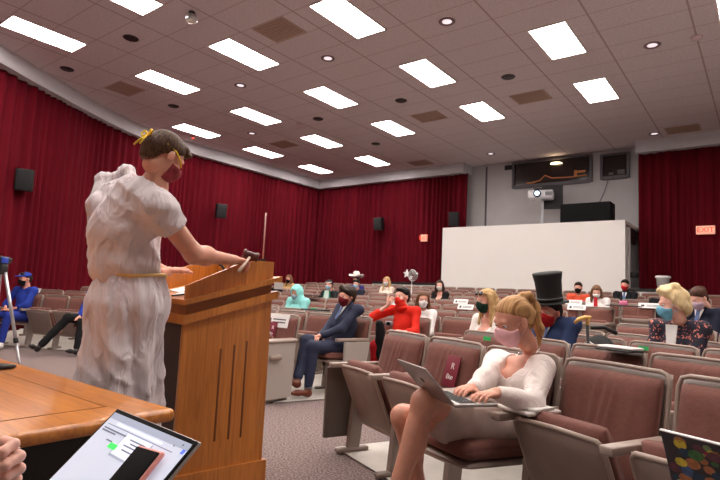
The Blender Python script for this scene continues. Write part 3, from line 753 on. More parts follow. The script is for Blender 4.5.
def hair_post(kind, seed):
    def f(F, P):
        x, y, z = P[..., 0], P[..., 1], P[..., 2]
        Ln = np.where(y > 0, .022+.50*y, .022+1.55*y); cut = (Ln-z)*.75
        if kind in ('long', 'longcurl'): cut = np.minimum(cut, (.062-np.abs(x))*1.0)
        if kind == 'wig': cut = (y-.045)*.8-(z-.05)*.6
        if kind in ('short', 'bun'): cut = (np.where(y > .03, .75*y-.002, np.where(y > -.035, .60*y+.0025, 1.6*y+.0375))-z)*.75
        if kind == 'parted': cut = (np.where(y > 0, -.012+.62*y, -.012+1.2*y)-z)*.7
        if kind == 'pony': cut = (np.where(y > 0, .022+.62*y, .022+1.35*y)-z)*.7
        if kind in ('pony', 'bun', 'long'): cut = np.where(y < -.06, -1, cut)
        if kind in ('short', 'parted'): cut = np.maximum(cut, -(z+.085))
        if kind in ('pony', 'bun'): cut = np.maximum(cut, np.where(y > -.12, -(z+.075), -1))
        cut = np.maximum(cut, (y-.125))
        F = -smin(-F, -cut, .022 if kind != 'wig' else .03)
        an = np.arctan2(x, y+.02)
        if kind == 'wig': st = np.sin(x*60+z*50+4*np.sin(y*25))*.5+np.sin(y*90+x*40)*.5
        elif kind == 'pony': st = np.sin(x*260+z*60+30*y*np.sin(x*9+.5))*.6+np.sin(z*150+x*70)*.3
        else: st = np.sin(an*34+6*z+seed)*.6+np.sin(an*57+20*z)*.4
        return F+st*(.0045 if kind == 'wig' else .0012 if kind == 'pony' else .002)
    return f
def mask_part(h, xf, mi=0, low=-.122, top=.004):
    pr = [p for p in HEAD if not (p[0] == 'e' and abs(p[1][0]) > .07)]+[('e', (0, .082, -.040), (.034, .034, .045), None, '.02')]
    def post(F, P):
        F = F-.006; x, y, z = P[..., 0], P[..., 1], P[..., 2]
        reg = np.maximum(np.maximum(z-(top-.45*np.abs(x)), low-z), .028-y)
        reg = np.maximum(reg, -(F+.012))
        return np.maximum(F, reg)
    return sdf_part(pr, h, .02, post, xf, mi)
def person(label, loc, rz, s=.95, hh=.012, head=(0, -.1, 0), head_off=(0, 0, 0), lean=0., side=0., sk='fair', hair=None, mask=None, shirt=None, sleeve='long', trousers=None, shoe=(30, 26, 26),
           arms=None, cross=False, legs=True, seed=0, group='people seated in the hall', eyes=True, joints=None, male=True, hem=None, collar=None, bare_legs=False, ankles=None, knees=None, fingers=.5, low_neck=False):
    """one seated figure; local frame x right, y forward, z up, origin on the floor below the hips"""
    t = thing('person', label, 'person', loc, rz, group)
    A = lambda *q: np.array(q, float)*s
    w_ = .185 if male else .162
    J = dict(pel=A(0, 0, .53), chest=A(side*.6, -.03+lean*.6, .83), shl=A(-w_+side, -.03+lean, .99), shr=A(w_+side, -.03+lean, .99), nb=A(side, -.035+lean, 1.03),
             head=A(side+head_off[0], .015+lean+head_off[1], 1.195+head_off[2]))
    J.update(hipl=A(-.09, 0, .53), hipr=A(.09, 0, .53), kl=A(-.11, .43, .54), kr=A(.11, .43, .54), al=A(-.11, .43, .10), ar=A(.11, .43, .10))
    if cross: J.update(kr=A(.05, .44, .63), ar=A(-.16, .62, .35), kl=A(-.09, .43, .53))
    if knees: J['kl'], J['kr'] = [np.array(q, float) for q in knees]
    if ankles: J['al'], J['ar'] = [np.array(q, float) for q in ankles]
    if joints: J.update({k_: np.array(v_, float) for k_, v_ in joints.items()})
    R = rotm(*head); X = np.eye(4); X[:3, :3] = R*s; X[:3, 3] = J['head']
    nkt = X[:3, :3]@np.array([0, -.03, -.06])+X[:3, 3]
    hf = min(hh, .012)
    arms = arms or {}
    E = {}; Wr = {}
    default = {'l': ((-.08, .30, .60), (.25, 1, -.2), (0, 0, -1)), 'r': ((.08, .30, .60), (-.25, 1, -.2), (0, 0, -1))}
    for q in 'lr':
        a = arms.get(q, default[q]); pole = a[3] if len(a) > 3 else ((-.6 if q == 'l' else .6), -.5, -.8)
        W = np.array(a[0], float)*(s if len(a) < 5 else 1)
        E[q], Wr[q] = ik(J['sh'+q], W, .30*s, .262*s, pole)
    core = [('e', J['chest'], (w_*.80*s, .10*s, .17*s)), ('c', J['pel'], J['chest'], .11*s, .11*s), ('c', J['shl'], J['shr'], .055*s, .055*s), ('c', J['nb'], nkt, .056*s, .050*s), ('e', J['pel'], (.14*s, .11*s, .10*s))]
    if not male: core = [('e', J['chest'], (w_*.80*s, .09*s, .15*s)), ('c', J['pel'], J['chest'], .10*s, .085*s), ('c', J['shl'], J['shr'], .045*s, .045*s), ('c', J['nb'], nkt, .045*s, .042*s), ('e', J['pel'], (.145*s, .115*s, .10*s)),
                         ('e', J['chest']+A(-.055, .065, .02), (.055*s, .05*s, .06*s)), ('e', J['chest']+A(.055, .065, .02), (.055*s, .05*s, .06*s))]
    limbs = []
    for q in 'lr': limbs += [('c', J['sh'+q], E[q], .047*s, .037*s), ('c', E[q], Wr[q], .037*s, .025*s)]
    lg = []
    for q in 'lr': lg += [('c', J['hip'+q], J['k'+q], .080*s, .058*s), ('c', J['k'+q], J['a'+q], .055*s, .036*s), ('e', (J['k'+q]*.68+J['a'+q]*.32)+A(0, -.022, 0), (.05*s, .05*s, .10*s))]
    ms = [skin(sk), M_eye, M_iris]
    parts = [sdf_part(core+limbs+(lg if legs else []), max(hh, .009), .03, (lambda F, P: F+.006) if not low_neck else (lambda F, P: F+.001))]
    parts.append(sdf_part(HEAD+[('c', (0, -.022, -.05), (0, -.045, -.125), .05, .052)], hf*.75, .02, head_post, X))
    if eyes:
        for sx in (-1, 1):
            parts.append(sphere_part((sx*.031, .0765, .006), .0125, 1, 8, X)); parts.append(sphere_part((sx*.031, .0815, .005), .0088, 2, 8, X))
    for q in 'lr':
        a = arms.get(q, default[q]); f_ = a[1]; n_ = a[2]
        # thumb side: for the right hand palm down thumb points left
        hp = hand_prims(Wr[q], f_, n_, -1 if q == 'l' else 1, fingers if not isinstance(fingers, dict) else fingers[q], s*.95)
        parts.append(sdf_part(hp, min(hf*.5, .0055), .008))
    obj('body', raw_mesh('body', parts), ms, t)
    # top
    if shirt:
        nm, rgb = shirt[:2]; mt = shirt[2] if len(shirt) > 2 else cloth(nm, rgb)
        sp = [('e', J['chest'], (w_*.84*s, .118*s, .18*s)), ('c', J['pel']+A(0, 0, -.0), J['chest'], .135*s, .125*s), ('c', J['shl'], J['shr'], .066*s, .066*s)]
        if not male: sp = [('e', J['chest'], (w_*.86*s, .10*s, .16*s)), ('c', J['pel'], J['chest'], .115*s, .098*s), ('c', J['shl'], J['shr'], .056*s, .056*s), ('e', J['chest']+A(-.06, .075, .02), (.065*s, .055*s, .065*s)), ('e', J['chest']+A(.06, .075, .02), (.065*s, .055*s, .065*s))]
        for q in 'lr':
            fr = .55 if sleeve == 'short' else 1
            e_ = J['sh'+q]+(E[q]-J['sh'+q])*fr
            sp.append(('c', J['sh'+q], e_, .062*s, .055*s*(1.12 if fr < 1 else 1)))
            if sleeve != 'short':
                w2 = E[q]+(Wr[q]-E[q])*(.9 if sleeve == 'long' else .35); sp.append(('c', E[q], w2, .052*s, .040*s if sleeve == 'long' else .05*s))
        if collar: sp.append(('c', J['nb']+A(0, .0, -.02), J['nb']*.6+nkt*.4, .072*s, .062*s, '.012'))
        elif not low_neck: sp.append(('c', J['nb']+A(0, .0, -.03), J['nb']+A(0, 0, .005), .07*s, .062*s, '.02'))
        fo = folds(.006, seed, (13, 13, 16))
        neckc = J['nb']+A(0, .05, .05); nr = .062*s if not low_neck else .085*s
        def post(F, P):
            F = fo(F, P)
            d = cyl_eval(P, ('c', neckc+A(0, -.03, .0), neckc+A(0, .09, -.02 if not low_neck else -.05), nr, nr*.8))
            if low_neck: d = np.minimum(cyl_eval(P, ('e', J['nb']+A(0, .10, -.06), (.082*s, .11*s, .145*s))), cyl_eval(P, ('e', J['nb']+A(0, .02, .03), (.10*s, .09*s, .05*s))))
            return np.maximum(F, -d) if not collar else F
        obj('jacket' if 'suit' in nm or 'jacket' in nm else 'shirt', raw_mesh('shirt', [sdf_part(sp, hh, .04, post)]), mt, t)
    if collar == 'suit':      # white shirt front and tie
        b = J['nb']; d_ = J['chest']
        fr = A(0, .115, 0)
        V = MB(); p1 = b+A(0, .075, -.0); p2 = d_+A(0, .128, .06)
        V.prism([(-.05*s, 0), (.05*s, 0), (0, -.20*s)], 0, .012*s, plane='xz', M=Matrix.Translation(Vector(p1+A(0, .005, .0)))@Matrix.Rotation(math.atan2((p2-p1)[1], -(p2-p1)[2]), 4, 'X'))
        obj('shirt_front', V, M_paper, t)
        V = MB(); V.prism([(-.018*s, .0), (.018*s, .0), (.024*s, -.17*s), (0, -.2*s), (-.024*s, -.17*s)], .012*s, .02*s, plane='xz', M=Matrix.Translation(Vector(p1+A(0, .005, .0)))@Matrix.Rotation(math.atan2((p2-p1)[1], -(p2-p1)[2]), 4, 'X'))
        obj('tie', V, cloth('tie_blue', (92, 110, 150)), t)
    if legs:
        lgc = trousers
        if lgc:
            tp = []
            for q in 'lr':
                e_ = J['k'+q]+(J['a'+q]-J['k'+q])*(.92 if not bare_legs else .0)
                tp += [('c', J['hip'+q], J['k'+q], .098*s, .072*s)]
                if not bare_legs: tp.append(('c', J['k'+q], e_, .070*s, .052*s))
            tp.append(('e', J['pel'], (.165*s, .135*s, .11*s)))
            obj('trousers', raw_mesh('trousers', [sdf_part(tp, max(hh, .01), .03, folds(.006, seed+9, (16, 16, 16)))]), trousers[2] if len(trousers) > 2 else cloth(*trousers), t)
        for q in 'lr':
            a_ = J['a'+q]; fd = np.array([0, 1, 0.]) ; dn = np.array([0, 0, -1.])
            sh_ = J['a'+q]-J['k'+q]; sh_ /= np.linalg.norm(sh_); fd = fd-sh_*(fd@sh_); fd /= np.linalg.norm(fd)
            pr = [('c', a_+sh_*.045*s-fd*.02*s, a_+sh_*.05*s+fd*.14*s, .036*s, .03*s), ('c', a_+sh_*.055*s+fd*.12*s, a_+sh_*.06*s+fd*.19*s, .032*s, .022*s), ('c', a_+sh_*.0, a_+sh_*.05*s, .038*s, .04*s)]
            zf_ = (lambda F, P: np.maximum(F, .004-P[..., 2])) if a_[2] < .2 else None
            obj('shoe', raw_mesh('shoe', [sdf_part(pr, .008, .02, zf_)]), mat('shoe_%d_%d_%d' % shoe, shoe, .35), t)
    if hair:
        kind, nm, c1, c2 = hair
        obj('hair', raw_mesh('hair', [sdf_part(hair_prims(kind), hf*.75, .02, hair_post(kind, seed), X, extra=.01)]), hairmat(nm, c1, c2), t)
    if mask:
        mo = obj('face_mask', raw_mesh('face_mask', [mask_part(hf*.6, X)]), cloth(*mask), t)
        XM = Matrix([list(map(float, r_)) for r_ in X])
        tb = MB()
        for sx in (-1, 1):
            tb.tube([XM@Vector(p) for p in ((sx*.06, .04, -.02), (sx*.072, .01, .004), (sx*.082, -.018, .018))], .0022*s, 5)
            tb.tube([XM@Vector(p) for p in ((sx*.052, .04, -.085), (sx*.07, .01, -.05), (sx*.08, -.02, -.03))], .0022*s, 5)
        obj('ear_loop', tb, cloth(mask[0]+'_loop', mask[1]), mo)
    t['_x'] = 0; del t['_x']
    return t, X, J, E, Wr
def seat_pose(key, dy=.30, dx=0):
    st = SEATS[key]; rz = st.rotation_euler.z; c = st.location+Vector((math.sin(rz)*dy+math.cos(rz)*dx, -math.cos(rz)*dy+math.sin(rz)*dx, 0))
    return (c.x, c.y, c.z), rz+math.pi
def snap(block, k, c, rz, dy):
    best = None; u = Vector((math.cos(rz), math.sin(rz)))
    for (b_, k_, i_), st in SEATS.items():
        if b_ == block and k_ == k:
            d = (Vector((c[0], c[1]))-Vector(st.location[:2])).dot(u)
            if best is None or abs(d) < abs(best[0]): best = (d, st)
    d, st = best
    for ch in list(st.children):
        if ch.name.startswith('seat_shell'): ch.data = me_ds
        elif ch.name.startswith('seat_rim'): bpy.data.objects.remove(ch)
        elif ch.name.startswith('seat'): ch.data = me_dc
    d = max(-.12, min(.12, d-.01)); c2 = Vector(st.location[:2])+u*d+Vector((math.sin(rz), -math.cos(rz)))*dy
    return (c2.x, c2.y, st.location.z), rz+math.pi
def xm(X): return Matrix([list(map(float, r_)) for r_ in X])

# ================================================================== desk at the lower left
DX, DY = -1.60, 1.10
t = thing('oak_desk', 'honey-coloured oak desk with dark front at the lower left', 'desk', (-2.7, .3, 0))
o = obj('desktop', MB().rbox(-2.2, DX+2.7, -1.0, DY-.3, .695, .74, .018), M_oak_flat, t)
mb = MB().box(-2.2, DX+2.7-.16, DY-.3-.165, DY-.3-.16, .740, .7415).box(DX+2.7-.165, DX+2.7-.16, -1.0, DY-.46, .740, .7415)
obj('inlay_line', mb, mat('inlay_brown', (138, 84, 40), .5), t)
M_deskdark = mat('desk_black_panel', (20, 15, 13), .6)
obj('modesty_panel', MB().box(-2.1, .92, DY-.45, DY-.42, .02, .695), M_deskdark, t)
obj('side_panel', MB().box(.90, .93, -.95, DY-.42, .0, .695), M_deskdark, t)
obj('side_panel', MB().box(-2.15, -2.12, -.95, DY-.42, .0, .695), M_deskdark, t)
p = atz(3, 368, .745)
o = tag(obj('black_pouch', MB().rbox(-.10, .05, -.035, .035, 0, .018, .008), M_black), 'small flat black object lying on the oak desk at the left edge', 'pouch'); o.location = (p.x-.02, p.y, .7415); o.rotation_euler = (0, 0, .5)

# ================================================================== podium
PA = math.radians(11)
Fp = at(261, 469, 3.0)
t = thing('lectern', 'tall oak lectern with slanted top, grooved side and stepped mouldings', 'lectern', (Fp.x, Fp.y, 0), -PA)
# local: +y towards the audience, x=0 the side facing the camera, body spans x -.66..0, y -.51..0
PL, PW = .52, .68
LZ = lambda y, a, b: a+(b-a)*(y+PL)/PL
def slat(poly, x0, x1): return MB().prism(poly, x0, x1, plane='yz')
body = slat([(-PL, .17), (0, .17), (0, 1.10), (-PL, .96)], -.025, 0)
obj('side_panel', body, M_oak, t)
obj('side_panel', slat([(-PL, .17), (0, .17), (0, 1.10), (-PL, .96)], -PW, -PW+.025), M_oak, t)
obj('front_panel', MB().box(-PW+.025, -.025, -.03, 0, .17, 1.12), M_oak, t)
mb = MB().box(-PW+.025, -.025, -PL+.02, -.03, .17, .2); mb.box(-PW+.025, -.025, -PL+.02, -.03, .62, .64); mb.box(-PW+.025, -.025, -PL+.02, -.03, .90, .92)
M_inn = mat('lectern_inside', (62, 38, 26), .6)
obj('shelf', mb, M_inn, t)
mb = MB().prism([(-PL-.015, -.0), (.02, -.0), (.02, .20), (-PL-.015, .20)], -PW-.015, .018, plane='yz')
obj('plinth', mb, M_oak, t)
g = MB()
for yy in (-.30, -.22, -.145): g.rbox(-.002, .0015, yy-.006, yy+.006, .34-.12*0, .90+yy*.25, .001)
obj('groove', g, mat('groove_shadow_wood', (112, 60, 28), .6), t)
# lower moulding, dark recess, upper moulding, rim box
mb = slat([(-PL-.012, .955), (.03, 1.105), (.03, 1.15), (-PL-.012, 1.0)], -PW-.02, .022); obj('lower_moulding', mb, M_oak, t)
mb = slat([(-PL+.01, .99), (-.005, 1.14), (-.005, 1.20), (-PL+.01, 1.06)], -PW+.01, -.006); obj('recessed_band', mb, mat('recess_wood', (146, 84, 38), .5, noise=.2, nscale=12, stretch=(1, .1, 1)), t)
mb = slat([(-PL-.012, 1.055), (.045, 1.205), (.045, 1.235), (-PL-.012, 1.082)], -PW-.03, .03); obj('upper_moulding', mb, M_oak, t)
rim = [(-PL, 1.08), (.0, 1.225), (.0, 1.317), (-.115, 1.317), (-.22, 1.292), (-PL, 1.155)]
mb = slat(rim, -.022, 0); obj('rim_panel', mb, M_oak, t)
mb = slat(rim, -PW, -PW+.022); obj('rim_panel', mb, M_oak, t)
obj('rim_panel', MB().box(-PW+.022, -.022, -.022, 0, 1.22, 1.317), M_oak, t)
mb = slat([(-PL, 1.078), (-.02, 1.222), (-.02, 1.228), (-PL, 1.084)], -PW+.022, -.022); obj('reading_surface', mb, M_oak, t)
obj('inner_frame', MB().box(-PW+.025, -.03, -PL, -PL+.03, .2, .98), M_inn, t)
TM = t.matrix_world.copy()
lect = t
bpy.context.view_layer.update()
LM = Matrix.Translation((Fp.x, Fp.y, 0))@Matrix.Rotation(-PA, 4, 'Z')
slope = math.atan2(.144, .5)
def on_tray(x, y, rz=0, lift=0): return LM@Matrix.Translation((x, y, 1.084+.288*(y+PL)+.0015+lift))@Matrix.Rotation(slope, 4, 'X')@Matrix.Rotation(rz, 4, 'Z')
for i, (x, y, rz, lb) in enumerate([(-.20, -.33, .1, 'white paper sheet lying on the lectern nearest the speaker'), (-.40, -.28, -.15, 'white paper sheet on the far half of the lectern top')]):
    pm = MB().box(-.11, .11, -.14, .14, 0, .002)
    pr = thing('paper_sheet', lb, 'paper'); pr.matrix_world = on_tray(x, y, rz, i*.003)
    obj('sheet', pm, M_paper, pr)
    ln = MB()
    for k in range(12): ln.box(-.085, .085-.03*(k % 3), .11-.019*k, .114-.019*k, .002, .0024)
    obj('printed_lines', ln, M_ink, pr)
b = tag(obj('black_pen', MB().tube([(-.07, 0, .006), (.07, 0, .006)], .005, 8), M_black), 'black pen lying across the lectern edge near the speaker', 'pen'); b.matrix_world = on_tray(-.16, -.47, .5)
b = tag(obj('open_book', MB().rbox(-.09, .0, -.06, .06, 0, .02, .004).rbox(.0, .09, -.06, .06, 0, .02, .004), M_paper), 'small thick white notepad near the far edge of the lectern', 'notepad'); b.matrix_world = on_tray(-.13, -.12, .3)
mic = thing('lectern_microphone', 'short black gooseneck microphone standing inside the lectern tray', 'microphone'); mic.matrix_world = on_tray(-.36, -.10)
obj('base', MB().lathe([(.05, 0), (.05, .012), (.015, .03)], 20), M_black, mic)
obj('gooseneck', MB().tube([(0, 0, .02), (0, -.01, .06), (.005, -.03, .10)], .008, 8), M_black, mic)
obj('capsule', MB().lathe([(.004, 0), (.013, .01), (.013, .05), (.006, .06)], 12, M=Matrix.Translation((.005, -.03, .09))@Matrix.Rotation(.3, 4, 'X')), M_black, mic)
mic2 = thing('boom_microphone', 'thin upright rod microphone rising above the gavel hand at the lectern', 'microphone'); mic2.matrix_world = LM@Matrix.Translation((-.12, -.02, 1.317))
obj('clamp', MB().box(-.012, .012, -.004, .03, -.03, .02), M_black, mic2)
obj('rod', MB().tube([(0, .015, .0), (0, .015, .30)], .0045, 8), mat('rod_beige', (196, 150, 140), .4), mic2)
# the taped card at the lectern front
c_ = tag(obj('name_card', MB().box(.03, .034, -.01, .05, 1.16, 1.20), M_paper), 'small white card stuck to the end of the lectern moulding', 'card'); c_.matrix_world = LM

# ================================================================== laptop with phone, lower left
def matr(o_, x_, y_, z_):
    M = Matrix.Identity(4)
    for i in range(3): M[i][0] = x_[i]; M[i][1] = y_[i]; M[i][2] = z_[i]; M[i][3] = o_[i]
    return M
A_ = at(118, 408, 1.05); B_ = at(200, 442, .85); tx = (B_-A_); tx.z = 0; tx.normalize(); hh_ = tx.cross(Vector((0, 0, 1))).normalized()
th = math.radians(46); dn = -math.cos(th)*Vector((0, 0, 1))+math.sin(th)*hh_
nz = tx.cross(-dn).normalized()
SW, SH = .30, .208
Or = A_+dn*SH                      # lower-left corner of the lid
LMx = matr(Or, tx, -dn, nz)        # x right, y up the lid, z out of the screen
t = thing('open_laptop', 'open silver laptop with lit white web page at the bottom left', 'laptop'); t.matrix_world = LMx
bt = (LMx.inverted()@Vector((Or.x, Or.y, Or.z)))
obj('lid', MB().rbox(0, SW, -.004, SH, -.007, 0, .004), M_silver, t)
obj('bezel', MB().rbox(.002, SW-.002, 0, SH-.002, -.001, .0012, .002), M_bezel, t)
M_scr = mat('screen_page', (205, 214, 232), .5, emit=.22)
scr = obj('screen', MB().box(.009, SW-.009, .012, SH-.013, .0012, .0018), M_scr, t)
def flat(name, x0, x1, y0, y1, z, m_): obj(name, MB().box(x0, x1, y0, y1, z, z+.0003), m_, scr)
M_lg = mat('screen_grey', (170, 182, 206), .5, emit=.15); M_wh = mat('screen_white', (228, 232, 244), .5, emit=.3); M_dk = mat('screen_text', (96, 104, 128), .4, emit=.15)
M_gr = mat('screen_green', (60, 205, 90), .3, emit=.6); M_bl = mat('screen_blue', (40, 84, 200), .3, emit=.5)
flat('tab_bar', .009, SW-.009, SH-.022, SH-.010, .0019, M_lg); flat('address_bar', .05, .22, SH-.030, SH-.025, .0019, M_wh); flat('bookmark_bar', .02, .26, SH-.0335, SH-.0325, .0019, M_dk)
flat('dialog_shadow', .105, .202, SH-.080, SH-.036, .0019, M_lg); flat('dialog', .108, .198, SH-.076, SH-.035, .0021, M_wh)
for k, (x0, x1, y) in enumerate([(.13, .185, .042), (.14, .18, .048), (.125, .185, .054), (.13, .18, .062), (.02, .075, .045), (.02, .11, .040), (.062, .085, .058), (.05, .085, .165), (.048, .092, .171), (.05, .08, .177), (.20, .23, .05)]): flat('page_text', x0, x1, SH-y-.0022, SH-y, .0024, M_dk)
flat('green_button', .083, .112, SH-.070, SH-.060, .0024, M_gr); flat('blue_button', .180, .194, SH-.073, SH-.067, .0024, M_bl); flat('blue_icon', .280, .288, SH-.030, SH-.022, .0021, M_bl)
flat('small_icon', .270, .274, SH-.018, SH-.015, .0021, M_dk); flat('small_icon', .25, .253, SH-.024, SH-.021, .0021, M_dk)
# base, horizontal
inv = LMx.inverted().to_3x3(); BM = LMx.inverted()@matr(Or+Vector((0, 0, -.004)), tx, -hh_*-1, Vector((0, 0, 1)).normalized()) if False else LMx.inverted()@matr(Or, tx, tx.cross(Vector((0, 0, 1)))*-1, Vector((0, 0, 1)))
obj('base', MB().rbox(0, SW, -.215, .004, -.014, -.002, .004), M_silver, t, BM)
kb = MB()
for r_ in range(5):
    for c in range(13): kb.box(.018+c*.0205, .035+c*.0205, -.045-r_*.019, -.029-r_*.019, -.002, .0)
obj('keyboard', kb, M_black, t, BM)
zb = Or.z-.014
# phone leaning on the lid
ph = thing('smartphone', 'black smartphone in a rose case propped against the laptop screen', 'smartphone'); ph.matrix_world = LMx@Matrix.Translation((.203, .012, .010))@Matrix.Rotation(math.radians(5), 4, 'Z')
obj('case', MB().rbox(-.005, .071, -.002, .150, -.003, .006, .009), mat('rose_case', (226, 148, 138), .4), ph)
obj('phone_screen', MB().rbox(-.001, .067, .002, .146, .002, .0085, .006), M_bezel, ph)
t = thing('small_table', 'small black table under the open laptop, below the frame', 'table', (Or.x+.15, Or.y-.12, 0))
obj('tabletop', MB().rbox(-.24, .24, -.20, .16, zb-.028, zb-.001, .008), M_black, t)
for sx in (-.2, .2):
    for sy in (-.16, .12): obj('leg', MB().box(sx-.015, sx+.015, sy-.015, sy+.015, 0, zb-.028), M_black, t)

# hand at the lower-left edge, with a ring
hc = at(22, 452, .84)
t = thing('person', 'hand of a person at the lower left edge, fist with a ring on one finger', 'person', (hc.x, hc.y, 0))
W = np.array([-.10, -.045, hc.z-.03]); f = np.array([.82, .5, .18]); n = np.array([.55, -.8, -.25])
hp = hand_prims(W, f, n, -1, 1.45, 1.0, .3)
el = np.array([-.32, -.12, .70])
parts = [sdf_part(hp, .0028, .006), sdf_part([('c', el, W, .042, .027), ('c', W, W+f*.02, .028, .028)], .006, .02)]
obj('body', raw_mesh('body', parts), skin('light'), t)
obj('sleeve', raw_mesh('sleeve', [sdf_part([('c', el+np.array([-.05, -.05, -.3]), el, .06, .055), ('c', el, el*.45+W*.55, .055, .045)], .009, .03, folds(.005, 3, (30, 30, 30)))]), cloth('dark_sleeve', (40, 38, 46)), t)
fr = [p for p in hp if p[0] == 'c'][1:]
b0, b1 = np.array(fr[3][1]), np.array(fr[3][2]); cc = b0*.45+b1*.55; dd = Vector(b1-b0).normalized()
obj('ring', MB().lathe([(.0098, -.002), (.0112, -.0015), (.0112, .0015), (.0098, .002), (.0098, -.002)], 20, M=Matrix.Translation(Vector(cc))@dd.to_track_quat('Z', 'Y').to_matrix().to_4x4(), cap=False), mat('silver_ring', (220, 220, 225), .15, metal=1), t)

# ================================================================== tripod with camera, left edge
tp = atz(12, 352, 0)
tp = at(2, 262, 5.2)
t = thing('camera_tripod', 'silver tripod carrying a small black video camera at the left edge', 'tripod', (tp.x, tp.y, 0), .6)
hz = tp.z-.02
M_leg = mat('tripod_silver', (200, 200, 204), .3, metal=.7)
for k, a in enumerate((.2, 2.3, 4.4)):
    e = Vector((math.cos(a)*.34, math.sin(a)*.34, .02)); tpp = Vector((math.cos(a)*.04, math.sin(a)*.04, hz-.08))
    l = obj('leg', MB().tube([tpp, tpp.lerp(e, .55)], .016, 8).tube([tpp.lerp(e, .5), e], .011, 8), M_leg, t)
    obj('leg_lock', MB().tube([tpp.lerp(e, .53), tpp.lerp(e, .57)], .022, 8), M_black, l)
    obj('rubber_foot', MB().tube([e, e+Vector((0, 0, -.02))], .018, 8), M_black, l)
obj('column', MB().tube([(0, 0, hz-.35), (0, 0, hz)], .014, 8), M_leg, t)
obj('pan_head', MB().rbox(-.04, .04, -.05, .05, hz-.10, hz, .015), M_black, t)
obj('pan_handle', MB().tube([(0, -.04, hz-.04), (.02, -.26, hz-.16)], .009, 8), M_black, t)
v = thing('video_camera', 'small black video camera on the silver tripod', 'camera', (tp.x, tp.y, hz+.0), .6)
obj('body', MB().rbox(-.035, .035, -.07, .07, .001, .075, .012), M_black, v)
obj('lens', MB().lathe([(.026, 0), (.028, .04), (.022, .045)], 16, M=Matrix.Translation((0, .065, .04))@Matrix.Rotation(-math.pi/2, 4, 'X')), M_blackgloss, v)
obj('monitor', MB().rbox(.037, .044, -.06, .03, .01, .065, .004), mat('camera_monitor', (40, 60, 150), .3, emit=.2), v)

# ================================================================== the speaker in a bed-sheet toga
root = at(122, 300, 2.60); rzs = -math.radians(24)
RM = Matrix.Translation((root.x, root.y, 0))@Matrix.Rotation(rzs, 4, 'Z'); RI = RM.inverted()
def lo(px, py, d): return np.array(RI@at(px, py, d))
t = thing('person', 'standing speaker in a white sheet toga holding a gavel at the lectern', 'person', (root.x, root.y, 0), rzs)
hip = np.array([0, .03, 1.08]); chest = lo(128, 228, 2.58); nb = lo(150, 190, 2.55); hd = lo(165, 157, 2.55)
shr = lo(157, 207, 2.46); shl = lo(128, 196, 2.76)
wr = lo(233, 260, 2.88); wl = lo(166, 272, 2.86)
er, wr = ik(shr, wr, .305, .285, lo(200, 262, 2.66)-(shr+wr)/2); ell, wl = ik(shl, wl, .30, .29, (-.6, -.4, -.7))
X = np.eye(4); X[:3, :3] = rotm(.42, -.50, .05)*.91; X[:3, 3] = hd
nkt = X[:3, :3]@np.array([0, -.02, -.05])+hd
core = [('e', chest, (.16, .11, .2)), ('c', hip, chest, .13, .12), ('c', shl, shr, .062, .062), ('c', nb+np.array([0, .02, 0]), nkt+np.array([0, .012, .0]), .058, .048), ('c', chest, nb, .10, .07)]
for s_, e_, w_ in ((shr, er, wr), (shl, ell, wl)): core += [('c', s_, e_, .056, .044), ('c', e_, w_, .043, .028), ('e', e_*.72+w_*.28, (.046, .046, .05))]
for sx in (-.1, .1): core += [('c', (sx*.85, -.02, 1.0), (sx*.8, -.02, .5), .075, .055), ('c', (sx*.8, -.02, .5), (sx, -.02, .09), .052, .04)]
parts = [sdf_part(core, .009, .035), sdf_part(HEAD+[('c', (0, -.02, -.05), (0, -.03, -.075), .054, .052)], .0045, .018, head_post, X)]
for sx in (-1, 1): parts += [sphere_part((sx*.031, .0765, .006), .0125, 1, 8, X), sphere_part((sx*.031, .0815, .005), .0088, 2, 8, X)]
fr_ = lo(247, 262, 3.0)-wr; fr_ /= np.linalg.norm(fr_)
hpr = hand_prims(wr, fr_, np.array([.1, .1, -1.]), 1, .95, 1.0, .6)
parts.append(sdf_part(hpr, .004, .006)); hpl = hand_prims(wl, lo(184, 268, 3.0)-wl, np.array([.3, 0, -1.]), -1, .35, 1.0); parts.append(sdf_part(hpl, .004, .006))
obj('body', raw_mesh('body', parts), [skin('tan'), M_eye, M_iris], t)
M_toga = mat('white_sheet', (214, 205, 208), .8, noise=.03, nscale=4, sheen=.1, spec=.2, bump=.75, bscale=5.5, bdist=.035, stretch=(2.2, 2.2, .8))
back = np.array([0, -1., 0])
top_c = nb*.75+chest*.25+np.array([0, -.03, 0])
up = [('c', top_c, chest+np.array([0, -.02, -.02]), .115, .145), ('c', chest+np.array([0, -.01, -.02]), hip+np.array([0.02, -.03, .17]), .150, .152), ('c', shl, shr, .070, .070), ('c', chest, nb+np.array([0, -.02, -.03]), .13, .085),
      ('c', shr, shr*.5+er*.5, .070, .074), ('c', shl, shl*.5+ell*.5, .072, .074), ('e', hip+np.array([0.02, -.03, .16]), (.172, .145, .075)), ('c', lo(114, 196, 2.68), lo(113, 245, 2.62), .075, .085)]
def ridge(P, d, fr, wa, ph): 
    d = np.array(d, float); t_ = P@d*fr+ph+wa*np.sin(P@np.array([5.1, 3.7, 6.3])+ph)+wa*.6*np.sin(P@np.array([-9., 8., 11.])+2*ph)
    return 1-np.abs(np.sin(t_))**.8
